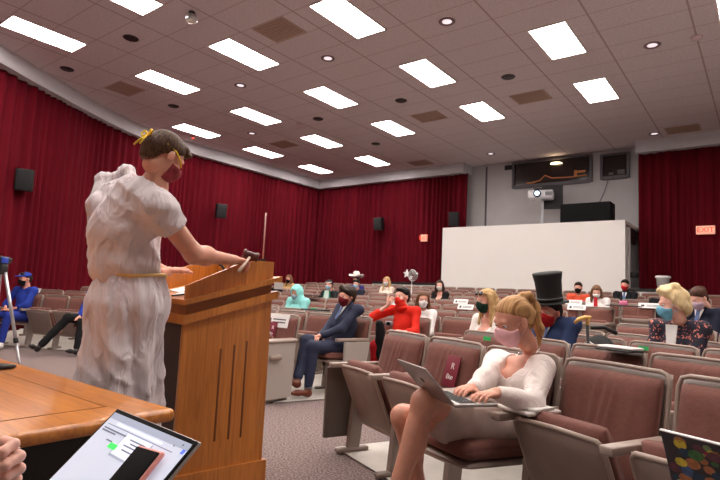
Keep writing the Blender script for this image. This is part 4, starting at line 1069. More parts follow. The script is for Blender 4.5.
def post_top(F, P):
    z = P[..., 2]
    F = F-.010*ridge(P, (.9, .5, .12), 26, 1.3, .4)-.007*ridge(P, (.7, -.2, .55), 34, 1.6, 1.9)-.006*ridge(P, (.3, .5, .9), 24, 1.8, 3.1)*np.clip((1.38-z)*4, 0, 1)-.003*ridge(P, (.8, .6, -.5), 75, 2.2, .9)+.006
    d = cyl_eval(P, ('c', nb+np.array([.0, -.01, .045]), nb+np.array([.02, .10, .03]), .072, .07)); F = np.maximum(F, -d)
    ax_ = er-shr; L_ = np.linalg.norm(ax_); ax_ = ax_/L_; tt = (P-shr)@ax_; rr = np.linalg.norm(P-shr-tt[..., None]*ax_, axis=-1)
    return np.where((tt > .25*L_) & (rr < .13), np.maximum(F, tt-.42*L_), F)
tg = obj('toga_top', raw_mesh('toga_top', [sdf_part(up, .0075, .06, post_top)]), M_toga, t)
# gathered bunch of sheet on the back of the left shoulder, and drape running down from it
k0 = lo(106, 182, 2.72); k1 = lo(128, 172, 2.74); k2 = lo(96, 205, 2.60); k3 = lo(101, 255, 2.60); k4 = lo(116, 272, 2.50)
bn = [('c', k0, k1, .036, .026), ('c', k0, k2, .04, .042), ('c', k2, k3, .042, .05), ('c', k3, k4, .05, .04), ('c', k1, nb+np.array([-.02, -.04, -.01]), .026, .028), ('e', k1+np.array([0, 0, .012]), (.045, .03, .02)), ('e', k0+np.array([0, 0, .015]), (.026, .045, .024))]
obj('shoulder_drape', raw_mesh('shoulder_drape', [sdf_part(bn, .006, .03, lambda F, P: F-.009*ridge(P, (.9, .45, .1), 48, 1.2, .7)-.005*ridge(P, (.5, .8, .3), 90, 2.0, 2.7)+.005)]), M_toga, t)
# skirt
ax = grid(np.array([-.36, -.36, .14]), np.array([.36, .36, 1.24]), .009)
P = np.stack(np.meshgrid(*ax, indexing='ij'), -1)
x, y, z = P[..., 0], P[..., 1], P[..., 2]; q = np.clip((1.19-z)/1.05, 0, 1); cy = .03-.03*q; cx = .025+.0*q
an = np.arctan2(x-cx, y-cy); r = np.hypot((x-cx)*.95, y-cy)
amp = .006+.022*q
R_ = .143+.070*q**.8+.030*np.exp(-((z-1.06)/.10)**2)+amp*np.sin(an*8+2.0*np.sin(z*4.5)+1.2*np.sin(an*2+z*6))+.45*amp*np.sin(an*17+5*np.sin(z*4)+1)
F = (r-R_)*.75-.007*ridge(P, (.6, .4, .7), 24, 1.8, .3)*np.clip((1.1-z)*4, 0, 1)-.004*ridge(P, (.9, -.5, .2), 60, 1.9, 1.3)
F = np.maximum(np.maximum(F, z-1.20), .18+.02*np.sin(an*4)-z)
V, Q = nets(F, ax)
obj('toga_skirt', raw_mesh('toga_skirt', [(V, Q, 0)]), M_toga, t)
bl = [Vector((.025+.158*math.sin(a), +.03+.158*math.cos(a), 1.195+.006*math.sin(a*3))) for a in [2*math.pi*i/40 for i in range(41)]]
obj('cord_belt', MB().tube(bl, .010, 8, cap=False), mat('gold_cord', (222, 188, 120), .6), t)
for sx in (-.1, .1):
    pr = [('c', (sx, -.06, .04), (sx, .12, .035), .04, .036), ('c', (sx, .10, .035), (sx, .17, .03), .036, .025)]
    obj('shoe', raw_mesh('shoe', [sdf_part(pr, .008, .02, lambda F, P: np.maximum(F, .002-P[..., 2]))]), mat('shoe_tan', (120, 80, 50), .5), t)
obj('hair', raw_mesh('hair', [sdf_part(hair_prims('short')+[('c', (0, -.08, -.01), (0, -.062, -.075), .052, .040), ('c', (.04, .09, .07), (-.04, .09, .07), .022, .022)], .0042, .02, hair_post('short', 3), X, extra=.01)]), hairmat('brown', (96, 68, 48), (42, 29, 21)), t)
mo = obj('face_mask', raw_mesh('face_mask', [mask_part(.004, X)]), mat('maroon_mask', (130, 34, 44), .8, noise=.4, nscale=40), t)
XM = xm(X); M_yel = mat('yellow_ribbon', (238, 200, 40), .6)
tb = MB()
rr_ = [(.045, .085, -.005), (.072, .045, .012), (.083, .0, .026), (.075, -.06, .030), (.04, -.115, .030), (0, -.132, .030)]
tb.tube([XM@Vector(p) for p in rr_], .0045, 6); tb.tube([XM@Vector((-p[0], p[1], p[2])) for p in rr_], .0045, 6)
for sg in (-1, 1):
    lp_ = [(0, -.135, .03), (sg*.03, -.15, .05), (sg*.055, -.15, .04), (sg*.04, -.145, .02), (0, -.138, .028)]
    tb.tube([XM@Vector(p) for p in lp_], .005, 6); tb.tube([XM@Vector(p) for p in [(0, -.136, .028), (sg*.02, -.15, -.01), (sg*.028, -.155, -.05)]], .0045, 6)
obj('mask_ribbon', tb, M_yel, mo)
# gavel in his right hand
ghv = [at(239, 271, 2.86), at(248, 258, 2.99)]
g = thing('gavel', 'dark wooden gavel with a pale handle in the speaker\'s hand', 'gavel', ghv[1])
hd0 = at(243, 253, 2.98)-ghv[1]; hd1 = at(259, 258, 3.0)-ghv[1]
ax_ = (hd1-hd0).normalized(); Q_ = ax_.to_track_quat('Z', 'Y').to_matrix().to_4x4()
obj('head', MB().lathe([(.020, 0), (.026, .004), (.026, .016), (.021, .02), (.021, .07), (.026, .074), (.026, .086), (.020, .09)], 20, M=Matrix.Translation(hd0)@Q_), mat('walnut', (84, 34, 26), .3), g)
obj('handle', MB().tube([(hd0+hd1)/2, ghv[0]-ghv[1]], [.007, .010], 10), mat('pale_handle', (232, 214, 196), .4), g)

# ================================================================== the audience
def P_at_row(px, d, z=1.2):
    p = at(px, 280, d); return p
def in_row(px, y, back=.29):        # centre block: seated point whose back-top line is at depth y
    p = aty(px, 285, y-back); return snap('C', int(round((y-4.3)/RS)), (p.x, p.y), 0, back)
BLACK = ('black', (22, 22, 24)); NAVY = (34, 40, 66)
M_suit = mat('cloth_navy_suit', NAVY, .8, noise=.05, nscale=40)
HB = ('short', 'darkbrown', (62, 44, 34), (26, 19, 17)); HBK = ('short', 'black', (34, 29, 27), (13, 12, 12)); HBL = ('long', 'blonde', (226, 190, 136), (160, 118, 70)); HLB = ('long', 'brownlong', (120, 82, 54), (52, 34, 24))
def r_pose(px, k, dy=.27):
    # point on right-block row k under a pixel column
    base = P0R+NR*(RS*k-dy)
    best = None
    for i in range(-200, 900):
        q = base+UR*i*.01; e = abs(pj((q.x, q.y, 1.0))[0]-px)
        if pj((q.x, q.y, 1.0))[2] > .5 and (best is None or e < best[0]): best = (e, q.copy())
    q = best[1]
    if dy > .2: return snap('R', k, (q.x, q.y), -.405, .29)
    return (q.x, q.y, zf(q.x, q.y)+.012), -.405+math.pi
# --- woman with laptop, front row of the right block
loc, rz = seat_pose(('R', 0, 2), .28)
wx = lambda px, py, d: np.array((Matrix.Translation(loc)@Matrix.Rotation(rz, 4, 'Z')).inverted()@at(px, py, d))
whd = wx(513, 321, 2.66)
M_blouse = mat('cream_blouse', (238, 226, 220), .7, noise=.03, nscale=8, sheen=.1, bump=.8, bscale=9, bdist=.02)
hn = wx(470, 399, 2.42); hn2 = wx(456, 397, 2.36)
t, X, J, E, Wr = person('woman in a cream blouse with blonde ponytail and pink mask typing on a laptop', loc, rz, s=.96, hh=.007, sk='tan', male=False, low_neck=True,
    joints=dict(head=whd, nb=wx(530, 348, 2.80), shr=wx(497, 362, 2.92), shl=wx(543, 367, 2.66), chest=wx(524, 385, 2.74), kr=wx(424, 402, 2.36), kl=wx(403, 417, 2.47), ar=wx(388, 520, 2.25), al=wx(425, 520, 2.55)),
    head=(-.12, -.38, -.05), hair=('pony', 'honeyblonde', (222, 176, 120), (132, 88, 52)), mask=('pinkmask', (238, 186, 190)), shirt=('blouse', (236, 224, 220), M_blouse),
    trousers=None, shoe=(60, 40, 30), arms={'r': (tuple(wx(470, 391, 2.40)), tuple(wx(452, 392, 2.28)-wx(470, 391, 2.40)), (0, .2, -1), (.5, -.4, -1), 1), 'l': (tuple(wx(497, 393, 2.30)), tuple(wx(472, 396, 2.20)-wx(497, 393, 2.30)), (0, .2, -1), (-.35, -.5, -1), 1)}, seed=2, fingers=.45)
sk_ = [('e', J['pel'], (.17, .14, .105)), ('c', J['hipr'], J['hipr']*.38+J['kr']*.62, .105, .085), ('c', J['hipl'], J['hipl']*.38+J['kl']*.62, .105, .085), ('c', J['hipl']*.5+J['kl']*.5, J['hipr']*.5+J['kr']*.5, .085, .085)]
obj('skirt', raw_mesh('skirt', [sdf_part(sk_, .007, .05, lambda F, P: F+.006*np.sin(P[..., 0]*70+2*np.sin(P[..., 1]*12))+.003*np.sin(P[..., 1]*60+P[..., 0]*30))]), mat('grey_beige_skirt', (188, 170, 160), .8, noise=.05, nscale=30), t)
XM = xm(X); fmask = [c for c in t.children if c.name.startswith('face_mask')][0]
tb = MB()
tb.tube([XM@Vector(p) for p in ((.08, -.02, -.03), (.09, -.03, -.07), (.085, -.02, -.12), (.08, .0, -.16))], .0035, 6); tb.tube([XM@Vector(p) for p in ((.083, -.025, .01), (.097, -.045, -.015), (.095, -.05, -.05), (.083, -.03, -.03))], .0035, 6)
obj('mask_tie', tb, cloth('pinkmask_loop', (238, 186, 190)), fmask)
b_ = J['nb']; ch_ = J['chest']
tb = MB(); n0 = [Vector(b_)+Vector(p) for p in ((-.055, -.01, -.0), (-.045, .05, -.04), (-.01, .085, -.085), (.01, .088, -.085), (.045, .05, -.04), (.055, -.01, 0))]
tb.tube(n0, .0016, 5); tb.lathe([(.001, -.006), (.006, 0), (.001, .006)], 8, M=Matrix.Translation(n0[2]+Vector((.01, .004, -.008))))
obj('necklace', tb, mat('silver_ring', (220, 220, 225), .15, metal=1), t)
# her laptop
c0 = at(405, 364, 2.22); hg0 = at(452, 404, 2.16)
fwd = Vector((-.394, -.919, 0)); rgt = Vector((.919, -.394, 0))
def laptop(name, label, Orr, xa, ya_dir, tilt, w=.31, d=.215, lidm=None, h=.215):
    """Orr hinge centre; ya_dir horizontal direction from hinge to user; lid leans by tilt away from user"""
    za = Vector((0, 0, 1)); t = thing(name, label, 'laptop'); BMx = matr(Orr, xa, ya_dir, xa.cross(ya_dir)); t.matrix_world = BMx
    sg = 1 if xa.cross(ya_dir).z > 0 else -1
    obj('base', MB().rbox(-w/2, w/2, 0, d, -.008*1, .006, .005), M_silver, t)
    kb = MB()
    for r_ in range(4):
        for c in range(11): kb.box(-w/2+.02+c*.0247, -w/2+.040+c*.0247, .03+r_*.02, .046+r_*.02, .006*sg if sg > 0 else -.0095, .0075 if sg > 0 else -.008)
    obj('keyboard', kb, M_black, t)
    up = (za*math.cos(tilt)-ya_dir*math.sin(tilt)).normalized(); LMq = BMx.inverted()@matr(Orr, xa, up, xa.cross(up))
    ld = obj('lid', MB().rbox(-w/2, w/2, 0, h, -.004, .004, .004), lidm or M_silver, t, LMq)
    nn = xa.cross(up); s2 = 1 if nn.dot(ya_dir) > 0 else -1
    obj('screen', MB().box(-w/2+.008, w/2-.008, .008, h-.008, .0042*s2 if s2 > 0 else -.0050, .0050 if s2 > 0 else -.0042), mat('dim_screen', (120, 130, 160), .3, emit=.3), t, LMq)
    return t, ld, s2
hc_ = wx(450, 402, 2.30)
lap_c = (at(447, 402, 2.30))
lf = Vector((math.sin(math.radians(215)), math.cos(math.radians(215)), 0)); lr = Vector((-lf.y, lf.x, 0))
lap_c = at(455, 406, 2.14)-lr*.15
lt, ld, s2 = laptop('laptop', 'slim grey laptop open on the lap of the woman in cream blouse', lap_c, lr.copy(), -lf, .75, w=.30, d=.20, h=.20)
lg = obj('lid_emblem', MB().lathe([(.001, -.0006), (.014, -.0006), (.014, .0), (.001, .0)], 16, M=Matrix.Translation((0, .11, -.0045*s2))), M_iris, ld)
# --- suit man
SEATS['C', 1, 0].rotation_euler.z = -.28
loc, rz = seat_pose(('C', 1, 0), .30, .04)
loc2 = loc
M_tr = M_suit
t, X, J, E, Wr = person('man in navy suit and maroon mask with crossed legs beside the lit end panel', loc, rz, s=.97, hh=.012, sk='fair', hair=('parted', 'darkbrown', (62, 44, 34), (26, 19, 17)), mask=('maroonmask', (104, 20, 32)),
    shirt=('navy_suit', NAVY, M_suit), trousers=('navy_suit', NAVY, M_suit), shoe=(104, 48, 28), collar='suit', lean=-.08, head=(.15, -.05, 0), head_off=(0, .0, -.05),
    knees=((-.12, .44, .54), (.0, .46, .60)), ankles=((-.16, .50, .10), (-.13, .62, .20)), arms={'l': ((-.06, .32, .68), (.6, .5, -.2), (0, -.2, -1)), 'r': ((.02, .30, .66), (-.6, .6, 0), (0, 0, -1))}, seed=5, fingers=.6)
for q, s_ in (('l', .05), ('r', .05)):
    sh_ = (J['k'+q]-J['a'+q]); sh_ /= np.linalg.norm(sh_)
    obj('sock', MB().tube([J['a'+q]+sh_*.0, J['a'+q]+sh_*.10], [.043, .050], 12), mat('sock_grey', (140, 140, 150), .8), t)
# --- red hoodie man
loc, rz = seat_pose(('C', 2, 0), .28)
t, X, J, E, Wr = person('man in red hoodie pulling its collar up over his nose', loc, rz, s=.97, hh=.012, sk='light', hair=HBK, shirt=('red_hoodie', (222, 44, 30)), trousers=('red_track', (170, 20, 30)), head=(-.1, .0, 0), head_off=(0, .02, -.02),
    arms={'r': ((.15, .13, 1.06), (-.5, .2, .6), (0, -1, 0), (.7, .6, -.6)), 'l': ((-.16, .34, .74), (.3, 1, 0), (0, 0, -1))}, seed=6, sleeve='threequarter', fingers=1.0)
mo = obj('hoodie_collar', raw_mesh('hoodie_collar', [sdf_part([('e', (0, .01, -.14), (.085, .085, .06)), ('e', (0, .045, -.065), (.066, .070, .07)), ('c', (0, .09, -.05), (0, .11, -.03), .03, .02)], .007, .03, lambda F, P: np.maximum(F+.003*np.sin(P[..., 2]*120+P[..., 0]*40), P[..., 2]-.000), X)]), cloth('red_hoodie', (222, 44, 30)), t)
cm = thing('compact_camera', 'small silver camera resting against the red hoodie', 'camera', Vector(loc)+Matrix.Rotation(rz, 3, 'Z')@Vector((.04, .24, .80)), rz+.3)
obj('body', MB().rbox(-.05, .05, -.02, .02, -.03, .03, .008), mat('camera_grey', (150, 150, 158), .3, metal=.5), cm); obj('lens', MB().lathe([(.024, 0), (.024, .02), (.018, .022)], 16, M=Matrix.Translation((0, .02, 0))@Matrix.Rotation(-math.pi/2, 4, 'X')), M_blackgloss, cm)
# dark coat on chair between suit man and red man
bc = SEATS['C', 1, 0].location; tag(obj('black_coat', raw_mesh('black_coat', [sdf_part([('c', (-.0, 0, .80), (.0, .10, .45), .05, .09), ('c', (0, .1, .45), (0, .12, .25), .09, .08)], .014, .03, folds(.008, 8, (20, 20, 14)))]), cloth('black_coat', (20, 20, 22))), 'black coat hanging behind the suit man\'s seat', 'coat').location = (bc.x+.20, bc.y+.13, bc.z)
# --- woman behind red hoodie
loc, rz = in_row(430, 6.94)
person('dark-haired woman in white top behind the man in red', loc, rz, s=.93, sk='tan', male=False, hair=HLB, mask=('white', (235, 232, 230)), shirt=('white_top', (240, 236, 234)), trousers=BLACK, head=(.7, -.1, 0), seed=7)
# --- blonde woman in white with glasses, right block third row first seat
loc, rz = r_pose(489, 2)
t, X, J, E, Wr = person('long-haired blonde woman in white with green-black mask and sunglasses on her head', loc, rz, s=.95, sk='fair', male=False, hair=HBL, mask=('blackgreen', (24, 52, 40)), shirt=('white_dress', (238, 232, 226)), trousers=('white_trousers', (225, 220, 214)), head=(-.1, -.1, .0), seed=8, low_neck=True)
XM = xm(X); tb = MB()
for sx in (-1, 1): tb.lathe([(.001, .0), (.026, 0), (.028, .004), (.026, .006), (.001, .006)], 16, M=XM@Matrix.Translation((sx*.034, .085, .085))@Matrix.Rotation(-1.0, 4, 'X'))
tb.tube([XM@Vector(p) for p in ((-.06, .08, .085), (-.085, .0, .05))], .003, 5); tb.tube([XM@Vector(p) for p in ((.06, .08, .085), (.085, .0, .05))], .003, 5)
obj('sunglasses', tb, M_blackgloss, t)
# --- top hat man
loc, rz = r_pose(555, 2); loc = (loc[0]-.10, loc[1]+.04, loc[2])
t, X, J, E, Wr = person('man in blue suit, red mask and tall black top hat', loc, rz, s=.98, sk='ruddy', hair=HBK, mask=('redmask', (176, 30, 34)), shirt=('blue_suit', (48, 62, 98)), collar='suit', trousers=('blue_suit', (48, 62, 98)), head=(.1, -.08, 0), head_off=(0, .03, -.11), seed=9)
XM = xm(X)
hat = [(.001, .02), (.11, .02), (.155, .032), (.157, .038), (.113, .032), (.108, .05), (.108, .12), (.114, .22), (.126, .285), (.128, .295), (.001, .297)]
hp_ = XM@Matrix.Translation((0, -.015, .055))@Matrix.Rotation(-.12, 4, 'X')
hto = obj('top_hat', MB().lathe(hat, 32, M=hp_, cap=False), mat('black_felt', (20, 19, 20), .75, noise=.3, nscale=30, stretch=(8, 8, .5)), t)
obj('hat_band', MB().lathe([(.107, .05), (.111, .05), (.111, .08), (.107, .08)], 32, M=hp_, cap=False), mat('hat_band_black', (10, 10, 10), .4), hto)
# --- blonde wig, floral shirt
M_floral = mat('floral_shirt', (36, 34, 52), .8)
nt = M_floral.node_tree; N_, L_ = nt.nodes, nt.links
v_ = N_.new('ShaderNodeTexVoronoi'); v_.inputs['Scale'].default_value = 26; r_ = N_.new('ShaderNodeValToRGB'); tc_ = N_.new('ShaderNodeTexCoord'); ns = N_.new('ShaderNodeTexNoise'); ns.inputs['Scale'].default_value = 30
mxv = N_.new('ShaderNodeMixRGB'); mxv.inputs[0].default_value = .12; L_.new(tc_.outputs['Object'], mxv.inputs[1]); L_.new(tc_.outputs['Object'], ns.inputs['Vector']); L_.new(ns.outputs['Color'], mxv.inputs[2]); L_.new(mxv.outputs[0], v_.inputs['Vector'])
L_.new(v_.outputs['Distance'], r_.inputs[0]); e_ = r_.color_ramp.elements; r_.color_ramp.interpolation = 'CONSTANT'
e_[0].position = 0; e_[0].color = srgb((232, 176, 160))+(1,); e_[1].position = .16; e_[1].color = srgb((206, 112, 96))+(1,); x_ = r_.color_ramp.elements.new(.30); x_.color = srgb((34, 32, 50))+(1,)
L_.new(r_.outputs[0], N_['Principled BSDF'].inputs['Base Color'])
loc, rz = r_pose(680, 3)
t, X, J, E, Wr = person('person in big blonde wig, floral shirt and light blue mask', loc, rz, s=1.0, hh=.009, sk='light', hair=('wig', 'wigblonde', (246, 226, 182), (226, 192, 136)), mask=('bluemask', (120, 186, 214)), shirt=('floral', (36, 34, 52), M_floral), trousers=BLACK, head=(-.65, -.12, 0), head_off=(0, .06, -.02), seed=10)
obj('undershirt', MB().prism([(-.05, 0), (.05, 0), (.03, -.24), (-.03, -.24)], 0, .01, plane='xz', M=Matrix.Translation(Vector(J['nb'])+Vector((0, .11, -.02)))@Matrix.Rotation(.1, 4, 'X')), M_paper, t)
# --- dark-haired woman far right
loc, rz = r_pose(707, 5)
person('dark-haired woman in navy blazer, white blouse and lilac mask at the right edge', loc, rz, s=.98, sk='light', male=False, hair=('bun', 'auburn', (96, 60, 44), (42, 26, 22)), mask=('lilac', (214, 190, 210)), shirt=('navy_jacket', (30, 34, 52)), collar='suit', trousers=BLACK, head=(-.25, -.5, 0), head_off=(0, .05, -.04), seed=11)
# --- centre block, further rows
def far(px, k, label, **kw):
    loc, rz = in_row(px, 4.3+RS*k); kw.setdefault('trousers', BLACK); kw['s'] = kw.get('s', .95)*.91; return person(label, loc, rz, **kw)
far(579, 8, 'man in orange shirt, tan cap and black mask in front of the partition', s=.98, sk='fair', hair=HB, mask=('blackmask', (18, 18, 20)), shirt=('orange_shirt', (214, 84, 56)), head=(.1, -.1, 0), seed=12)
far(598, 7, 'brown-haired woman in white blazer with red tie, writing', s=1.0, sk='light', male=False, hair=('long', 'brownlight', (150, 110, 80), (74, 50, 36)), mask=('whitemask', (236, 232, 230)), shirt=('white_jacket', (240, 236, 234)), head=(.2, -.45, 0), head_off=(0, .05, -.03), seed=13)
wt = [o for o in COL.objects if o.get('label', '').startswith('brown-haired woman in white blazer')][0]
obj('red_tie', MB().prism([(-.02, 1.02), (.02, 1.02), (.03, .80), (0, .76), (-.03, .80)], .10, .13, plane='xz'), cloth('red_tie', (200, 40, 50)), wt)
t, X, J, E, Wr = far(625.5, 9, 'man in black suit, blue tie and red mask in the rearmost occupied row', s=1.0, sk='fair', hair=HBK, mask=('redmask2', (204, 40, 48)), shirt=('black_suit', (24, 24, 30)), collar='suit', head=(-.1, -.15, 0), seed=14)
far(663, 8, 'person with dark hair mostly hidden behind the blonde wig', s=.95, sk='tan', hair=HB, mask=('whitemask', (236, 232, 230)), shirt=BLACK, head=(.3, -.35, 0), seed=15)
far(445, 7, 'dark-haired woman in black jacket and white mask before the partition corner', s=1.0, sk='light', male=False, hair=('long', 'darklong', (70, 50, 42), (30, 22, 20)), mask=('greymask', (222, 214, 210)), shirt=('black_jacket', (24, 22, 24)), low_neck=True, head=(.3, -.1, 0), seed=16)
far(387, 8, 'blonde woman in cream top and white mask before the back curtain', s=1.0, sk='fair', male=False, hair=HBL, mask=('whitemask', (236, 232, 230)), shirt=('cream_top', (232, 216, 200)), head=(.1, -.1, 0), seed=17)
far(357, 7, 'dark-haired man in dark jacket and pale blue mask below the cowboy hat', s=.98, sk='fair', hair=HBK, mask=('paleblue', (176, 204, 230)), shirt=('dark_jacket', (40, 42, 58)), head=(.15, -.15, 0), seed=18)
t, X, J, E, Wr = far(356.5, 8, 'person in blue shirt wearing a white cowboy hat', s=1.0, sk='tan', hair=HB, mask=('blackmask', (18, 18, 20)), shirt=('royal_blue', (52, 50, 120)), head=(0, 0, 0), head_off=(0, 0, .02), seed=19)
XM = xm(X); mb = MB(); nb_ = 28; vs = []
prof = [(.001, .17), (.06, .185), (.085, .16), (.092, .03), (.10, .0), (.17, .0), (.21, .02), (.207, .028), (.17, .01), (.10, .01)]
for r_q, z_q in prof:
    for k in range(nb_):
        a = 2*math.pi*k/nb_; cu_ = max(0, (r_q-.085)/.09); vs.append(XM@Vector((r_q*math.cos(a)*1.02, r_q*math.sin(a)*1.15-.01, z_q+.075+cu_*.05*abs(math.cos(a))**2-(.02*math.cos(a*1)**2 if z_q > .07 else 0))))
mb.add(vs, [(i*nb_+k, i*nb_+(k+1) % nb_, (i+1)*nb_+(k+1) % nb_, (i+1)*nb_+k) for i in range(len(prof)-1) for k in range(nb_)], 0, True)
obj('cowboy_hat', mb, mat('white_felt', (232, 226, 218), .8), t)
t, X, J, E, Wr = far(328, 6, 'dark-haired person in green and black gown with white front and blue mask', s=1.0, sk='fair', hair=HBK, mask=('surgical', (170, 206, 226)), shirt=('black_gown', (30, 34, 36)), head=(.15, -.12, 0), arms={'l': ((-.22, .36, .74), (.3, 1, 0), (0, 0, -1)), 'r': ((.22, .36, .74), (-.3, 1, 0), (0, 0, -1))}, seed=20)
obj('white_stole', MB().prism([(-.06, .02), (.06, .02), (.09, -.30), (-.09, -.30)], 0, .012, plane='xz', M=Matrix.Translation(Vector(J['nb'])+Vector((0, .10, 0)))@Matrix.Rotation(.12, 4, 'X')), cloth('pale_mint', (214, 236, 228)), t)
for sx in (-1, 1): obj('green_facing', MB().prism([(sx*.06, .03), (sx*.085, .03), (sx*.125, -.28), (sx*.095, -.30)], 0, .016, plane='xz', M=Matrix.Translation(Vector(J['nb'])+Vector((0, .10, 0)))@Matrix.Rotation(.12, 4, 'X')), cloth('teal_trim', (40, 130, 104)), t)
obj('forehead_visor', MB().tube([xm(X)@Vector((.09*math.sin(a), -.01+.098*math.cos(a), .072)) for a in [-1.2+2.4*i/10 for i in range(11)]], .010, 6), M_paper, t)
# teal hooded
t, X, J, E, Wr = far(295, 3, 'person in pale turquoise hooded coat with the hood up', s=1.08, sk='tan', mask=('greyblue', (150, 176, 190)), shirt=('turquoise', (150, 226, 222)), head=(.1, -.25, 0), seed=21, lean=.03, head_off=(0, 0, -.06))
def hoodp(F, P):
    d = cyl_eval(P, ('e', (0, .13, -.01), (.066, .12, .10))); return np.maximum(F, -d)
obj('hood', raw_mesh('hood', [sdf_part([('e', (0, -.01, .03), (.105, .125, .125)), ('e', (0, -.02, -.10), (.11, .12, .10)), ('e', (0, -.04, -.16), (.14, .12, .06))], .010, .04, hoodp, X)]), cloth('turquoise', (150, 226, 222)), t)
far(287, 8, 'brown-haired woman in mustard top behind the turquoise hood', s=1.0, sk='fair', male=False, hair=('long', 'brownlight', (150, 110, 80), (74, 50, 36)), mask=('blackmask', (18, 18, 20)), shirt=('mustard', (196, 160, 110)), head=(.2, -.2, 0), seed=22)
far(278, 7, 'person in black jacket with reddish hair just right of the lectern', s=.92, sk='ruddy', hair=('short', 'redhair', (130, 70, 50), (70, 34, 26)), mask=('redmask', (176, 30, 34)), shirt=('black_jacket', (24, 22, 24)), head=(.2, -.3, 0), seed=23)
# --- blue cap man, left block
pb = atz(24, 300, .95)
def l_pose(px, k, dy=.27):
    base = P0L+NL*(RS*k-dy); best = None
    for i in range(-400, 300):
        q = base+UL*i*.01; e = abs(pj((q.x, q.y, 1.0))[0]-px)
        if best is None or e < best[0]: best = (e, q.copy())
    q = best[1]
    if dy > .2: return snap('L', k, (q.x, q.y), .405, .29)
    return (q.x, q.y, zf(q.x, q.y)+.012), .405+math.pi
loc, rz = l_pose(27, 0)
t, X, J, E, Wr = person('man in royal blue clothes, blue cap and black mask at the far left', loc, rz, s=.95, sk='fair', hair=HB, mask=('blackmask', (18, 18, 20)), shirt=('royal', (36, 58, 150)), trousers=('royal2', (34, 50, 134)), shoe=(225, 222, 220), head=(-.1, -.1, 0), sleeve='threequarter',
    arms={'r': ((.10, .26, .66), (-1, .2, 0), (0, 0, -1), (.9, -.2, -.6)), 'l': ((.0, .28, .64), (.9, .5, 0), (0, 0, -1), (-.9, -.2, -.6))}, knees=((-.16, .42, .52), (.14, .43, .54)), ankles=((-.18, .50, .09), (.10, .56, .09)), seed=24)
XM = xm(X)
cp = obj('baseball_cap', raw_mesh('baseball_cap', [sdf_part([('e', (0, -.015, .05), (.090, .108, .082)), ('e', (0, .115, .062), (.07, .07, .012), None, '.01')], .008, .01, lambda F, P: np.maximum(F, .048-P[..., 2]+.1*np.clip(-P[..., 1], 0, 1)), X)]), cloth('royal', (36, 58, 150)), t)
obj('cap_badge', MB().box(-.012, .012, .098, .104, .075, .10, M=XM), M_paper, cp)
# --- crossed legs behind the speaker
loc, rz = l_pose(100, 0)
person('person in dark trousers and black loafers, legs stretched out behind the speaker', loc, rz, s=.97, sk='fair', hair=HB, shirt=('royal', (36, 58, 150)), trousers=BLACK, head=(0, -.1, 0), knees=((-.10, .42, .50), (.13, .46, .56)), ankles=((-.14, .52, .10), (.36, .72, .12)), seed=25)

# ================================================================== papers, signs and small props on the seats
def card(label, p, rz, wd=.30, h=.11, tilt=.5, txt=True):
    t = thing('reserved_card', label, 'paper sign', p, rz, 'white cards on the seat backs')
    M = Matrix.Rotation(-tilt, 4, 'X')
    obj('card', MB().box(-wd/2, wd/2, -.004, 0, -h*.75, h*.25), M_paper, t, M)
    if txt:
        lb = MB(); lb.box(-wd*.38, -wd*.26, -.006, -.004, -h*.5, -h*.1)
        for k in range(2): lb.box(-wd*.18, wd*.38, -.006, -.004, -h*.2-k*h*.22, -h*.12-k*h*.22)
        obj('printing', lb, M_ink, t, M)
    return t
def top_c(px, k): y = 4.3+RS*k; p = aty(px, 300, y); return (p.x, y-.075, zf(p.x, y)+.012+.85)
def top_r(px, k):
    l_, _ = r_pose(px, k, .075); return (l_[0], l_[1], l_[2]+.85)
st = SEATS['C', 0, 0]; q = st.location
card('white card folded over the seat top beside the lectern', (q.x-.02, q.y-.075, .845+q.z), 0, .36, .15, .25)
for px, k, lb in [(396, 5, 'behind the man in the navy suit'), (463, 6, 'left of the sunglasses woman, upper one'), (468, 5, 'left of the sunglasses woman, lower one'), (575, 7, 'in front of the orange-shirted man'), (578, 6, 'in front of the woman in white blazer'), (266, 6, 'next to the lectern corner'), (270, 5, 'below the turquoise hood, by the lectern')]:
    card('white card on a seat back '+lb, top_c(px, k), 0, .30, .10)
card('white printed card on a seat back left of the blonde wig', top_c(652, 7), 0, .40, .10)
def l_top(px, k): l_, _ = l_pose(px, k, .075); return (l_[0], l_[1], l_[2]+.85)
card('white card on the seat top behind the blue cap man', l_top(34, 1), .405, .34, .1)
def seat_sign(label, key, dx=0, sc=1):
    st = SEATS[key]; t = thing('maroon_seat_sign', label, 'sign', st.location, st.rotation_euler.z)
    a = math.atan2(-.042+.125, .80-.50)
    M = Matrix.Translation((dx, -.128, .70))@Matrix.Rotation(-a, 4, 'X')
    obj('panel', MB().rbox(-.06, .06, -.004, .004, -.095, .095, .002), M_maroon, t, M)
    obj('lettering', text_mesh('R', .055), M_signwhite, t, M@Matrix.Translation((.01, -.006, .03))@Matrix.Rotation(math.pi/2, 4, 'X'))
    obj('lettering', text_mesh('Bte', .045), M_signwhite, t, M@Matrix.Translation((.0, -.006, -.035))@Matrix.Rotation(math.pi/2, 4, 'X'))
seat_sign('maroon sign with white letters on the seat back beside the cream-bloused woman', ('R', 0, 1), .10)
seat_sign('maroon sign with white letters on the end seat beside the lectern', ('C', 0, 0), -.05)
def sticker(lb, p, rz): tag(obj('green_sticker', MB().box(-.04, .04, -.004, 0, -.03, 0), M_green), 'small green sticker '+lb, 'sticker', 'green stickers'); o = bpy.context.scene.objects[-1] if False else COL.objects[-1]; o.location = p; o.rotation_euler = (0, 0, rz)
p = top_r(489, 1); sticker('on the seat top left of the ponytailed woman', (p[0], p[1]-.02, p[2]+.0), -.405)
p = top_r(644, 2); sticker('on the seat top left of the floral shirt', (p[0], p[1]-.02, p[2]+.0), -.405)
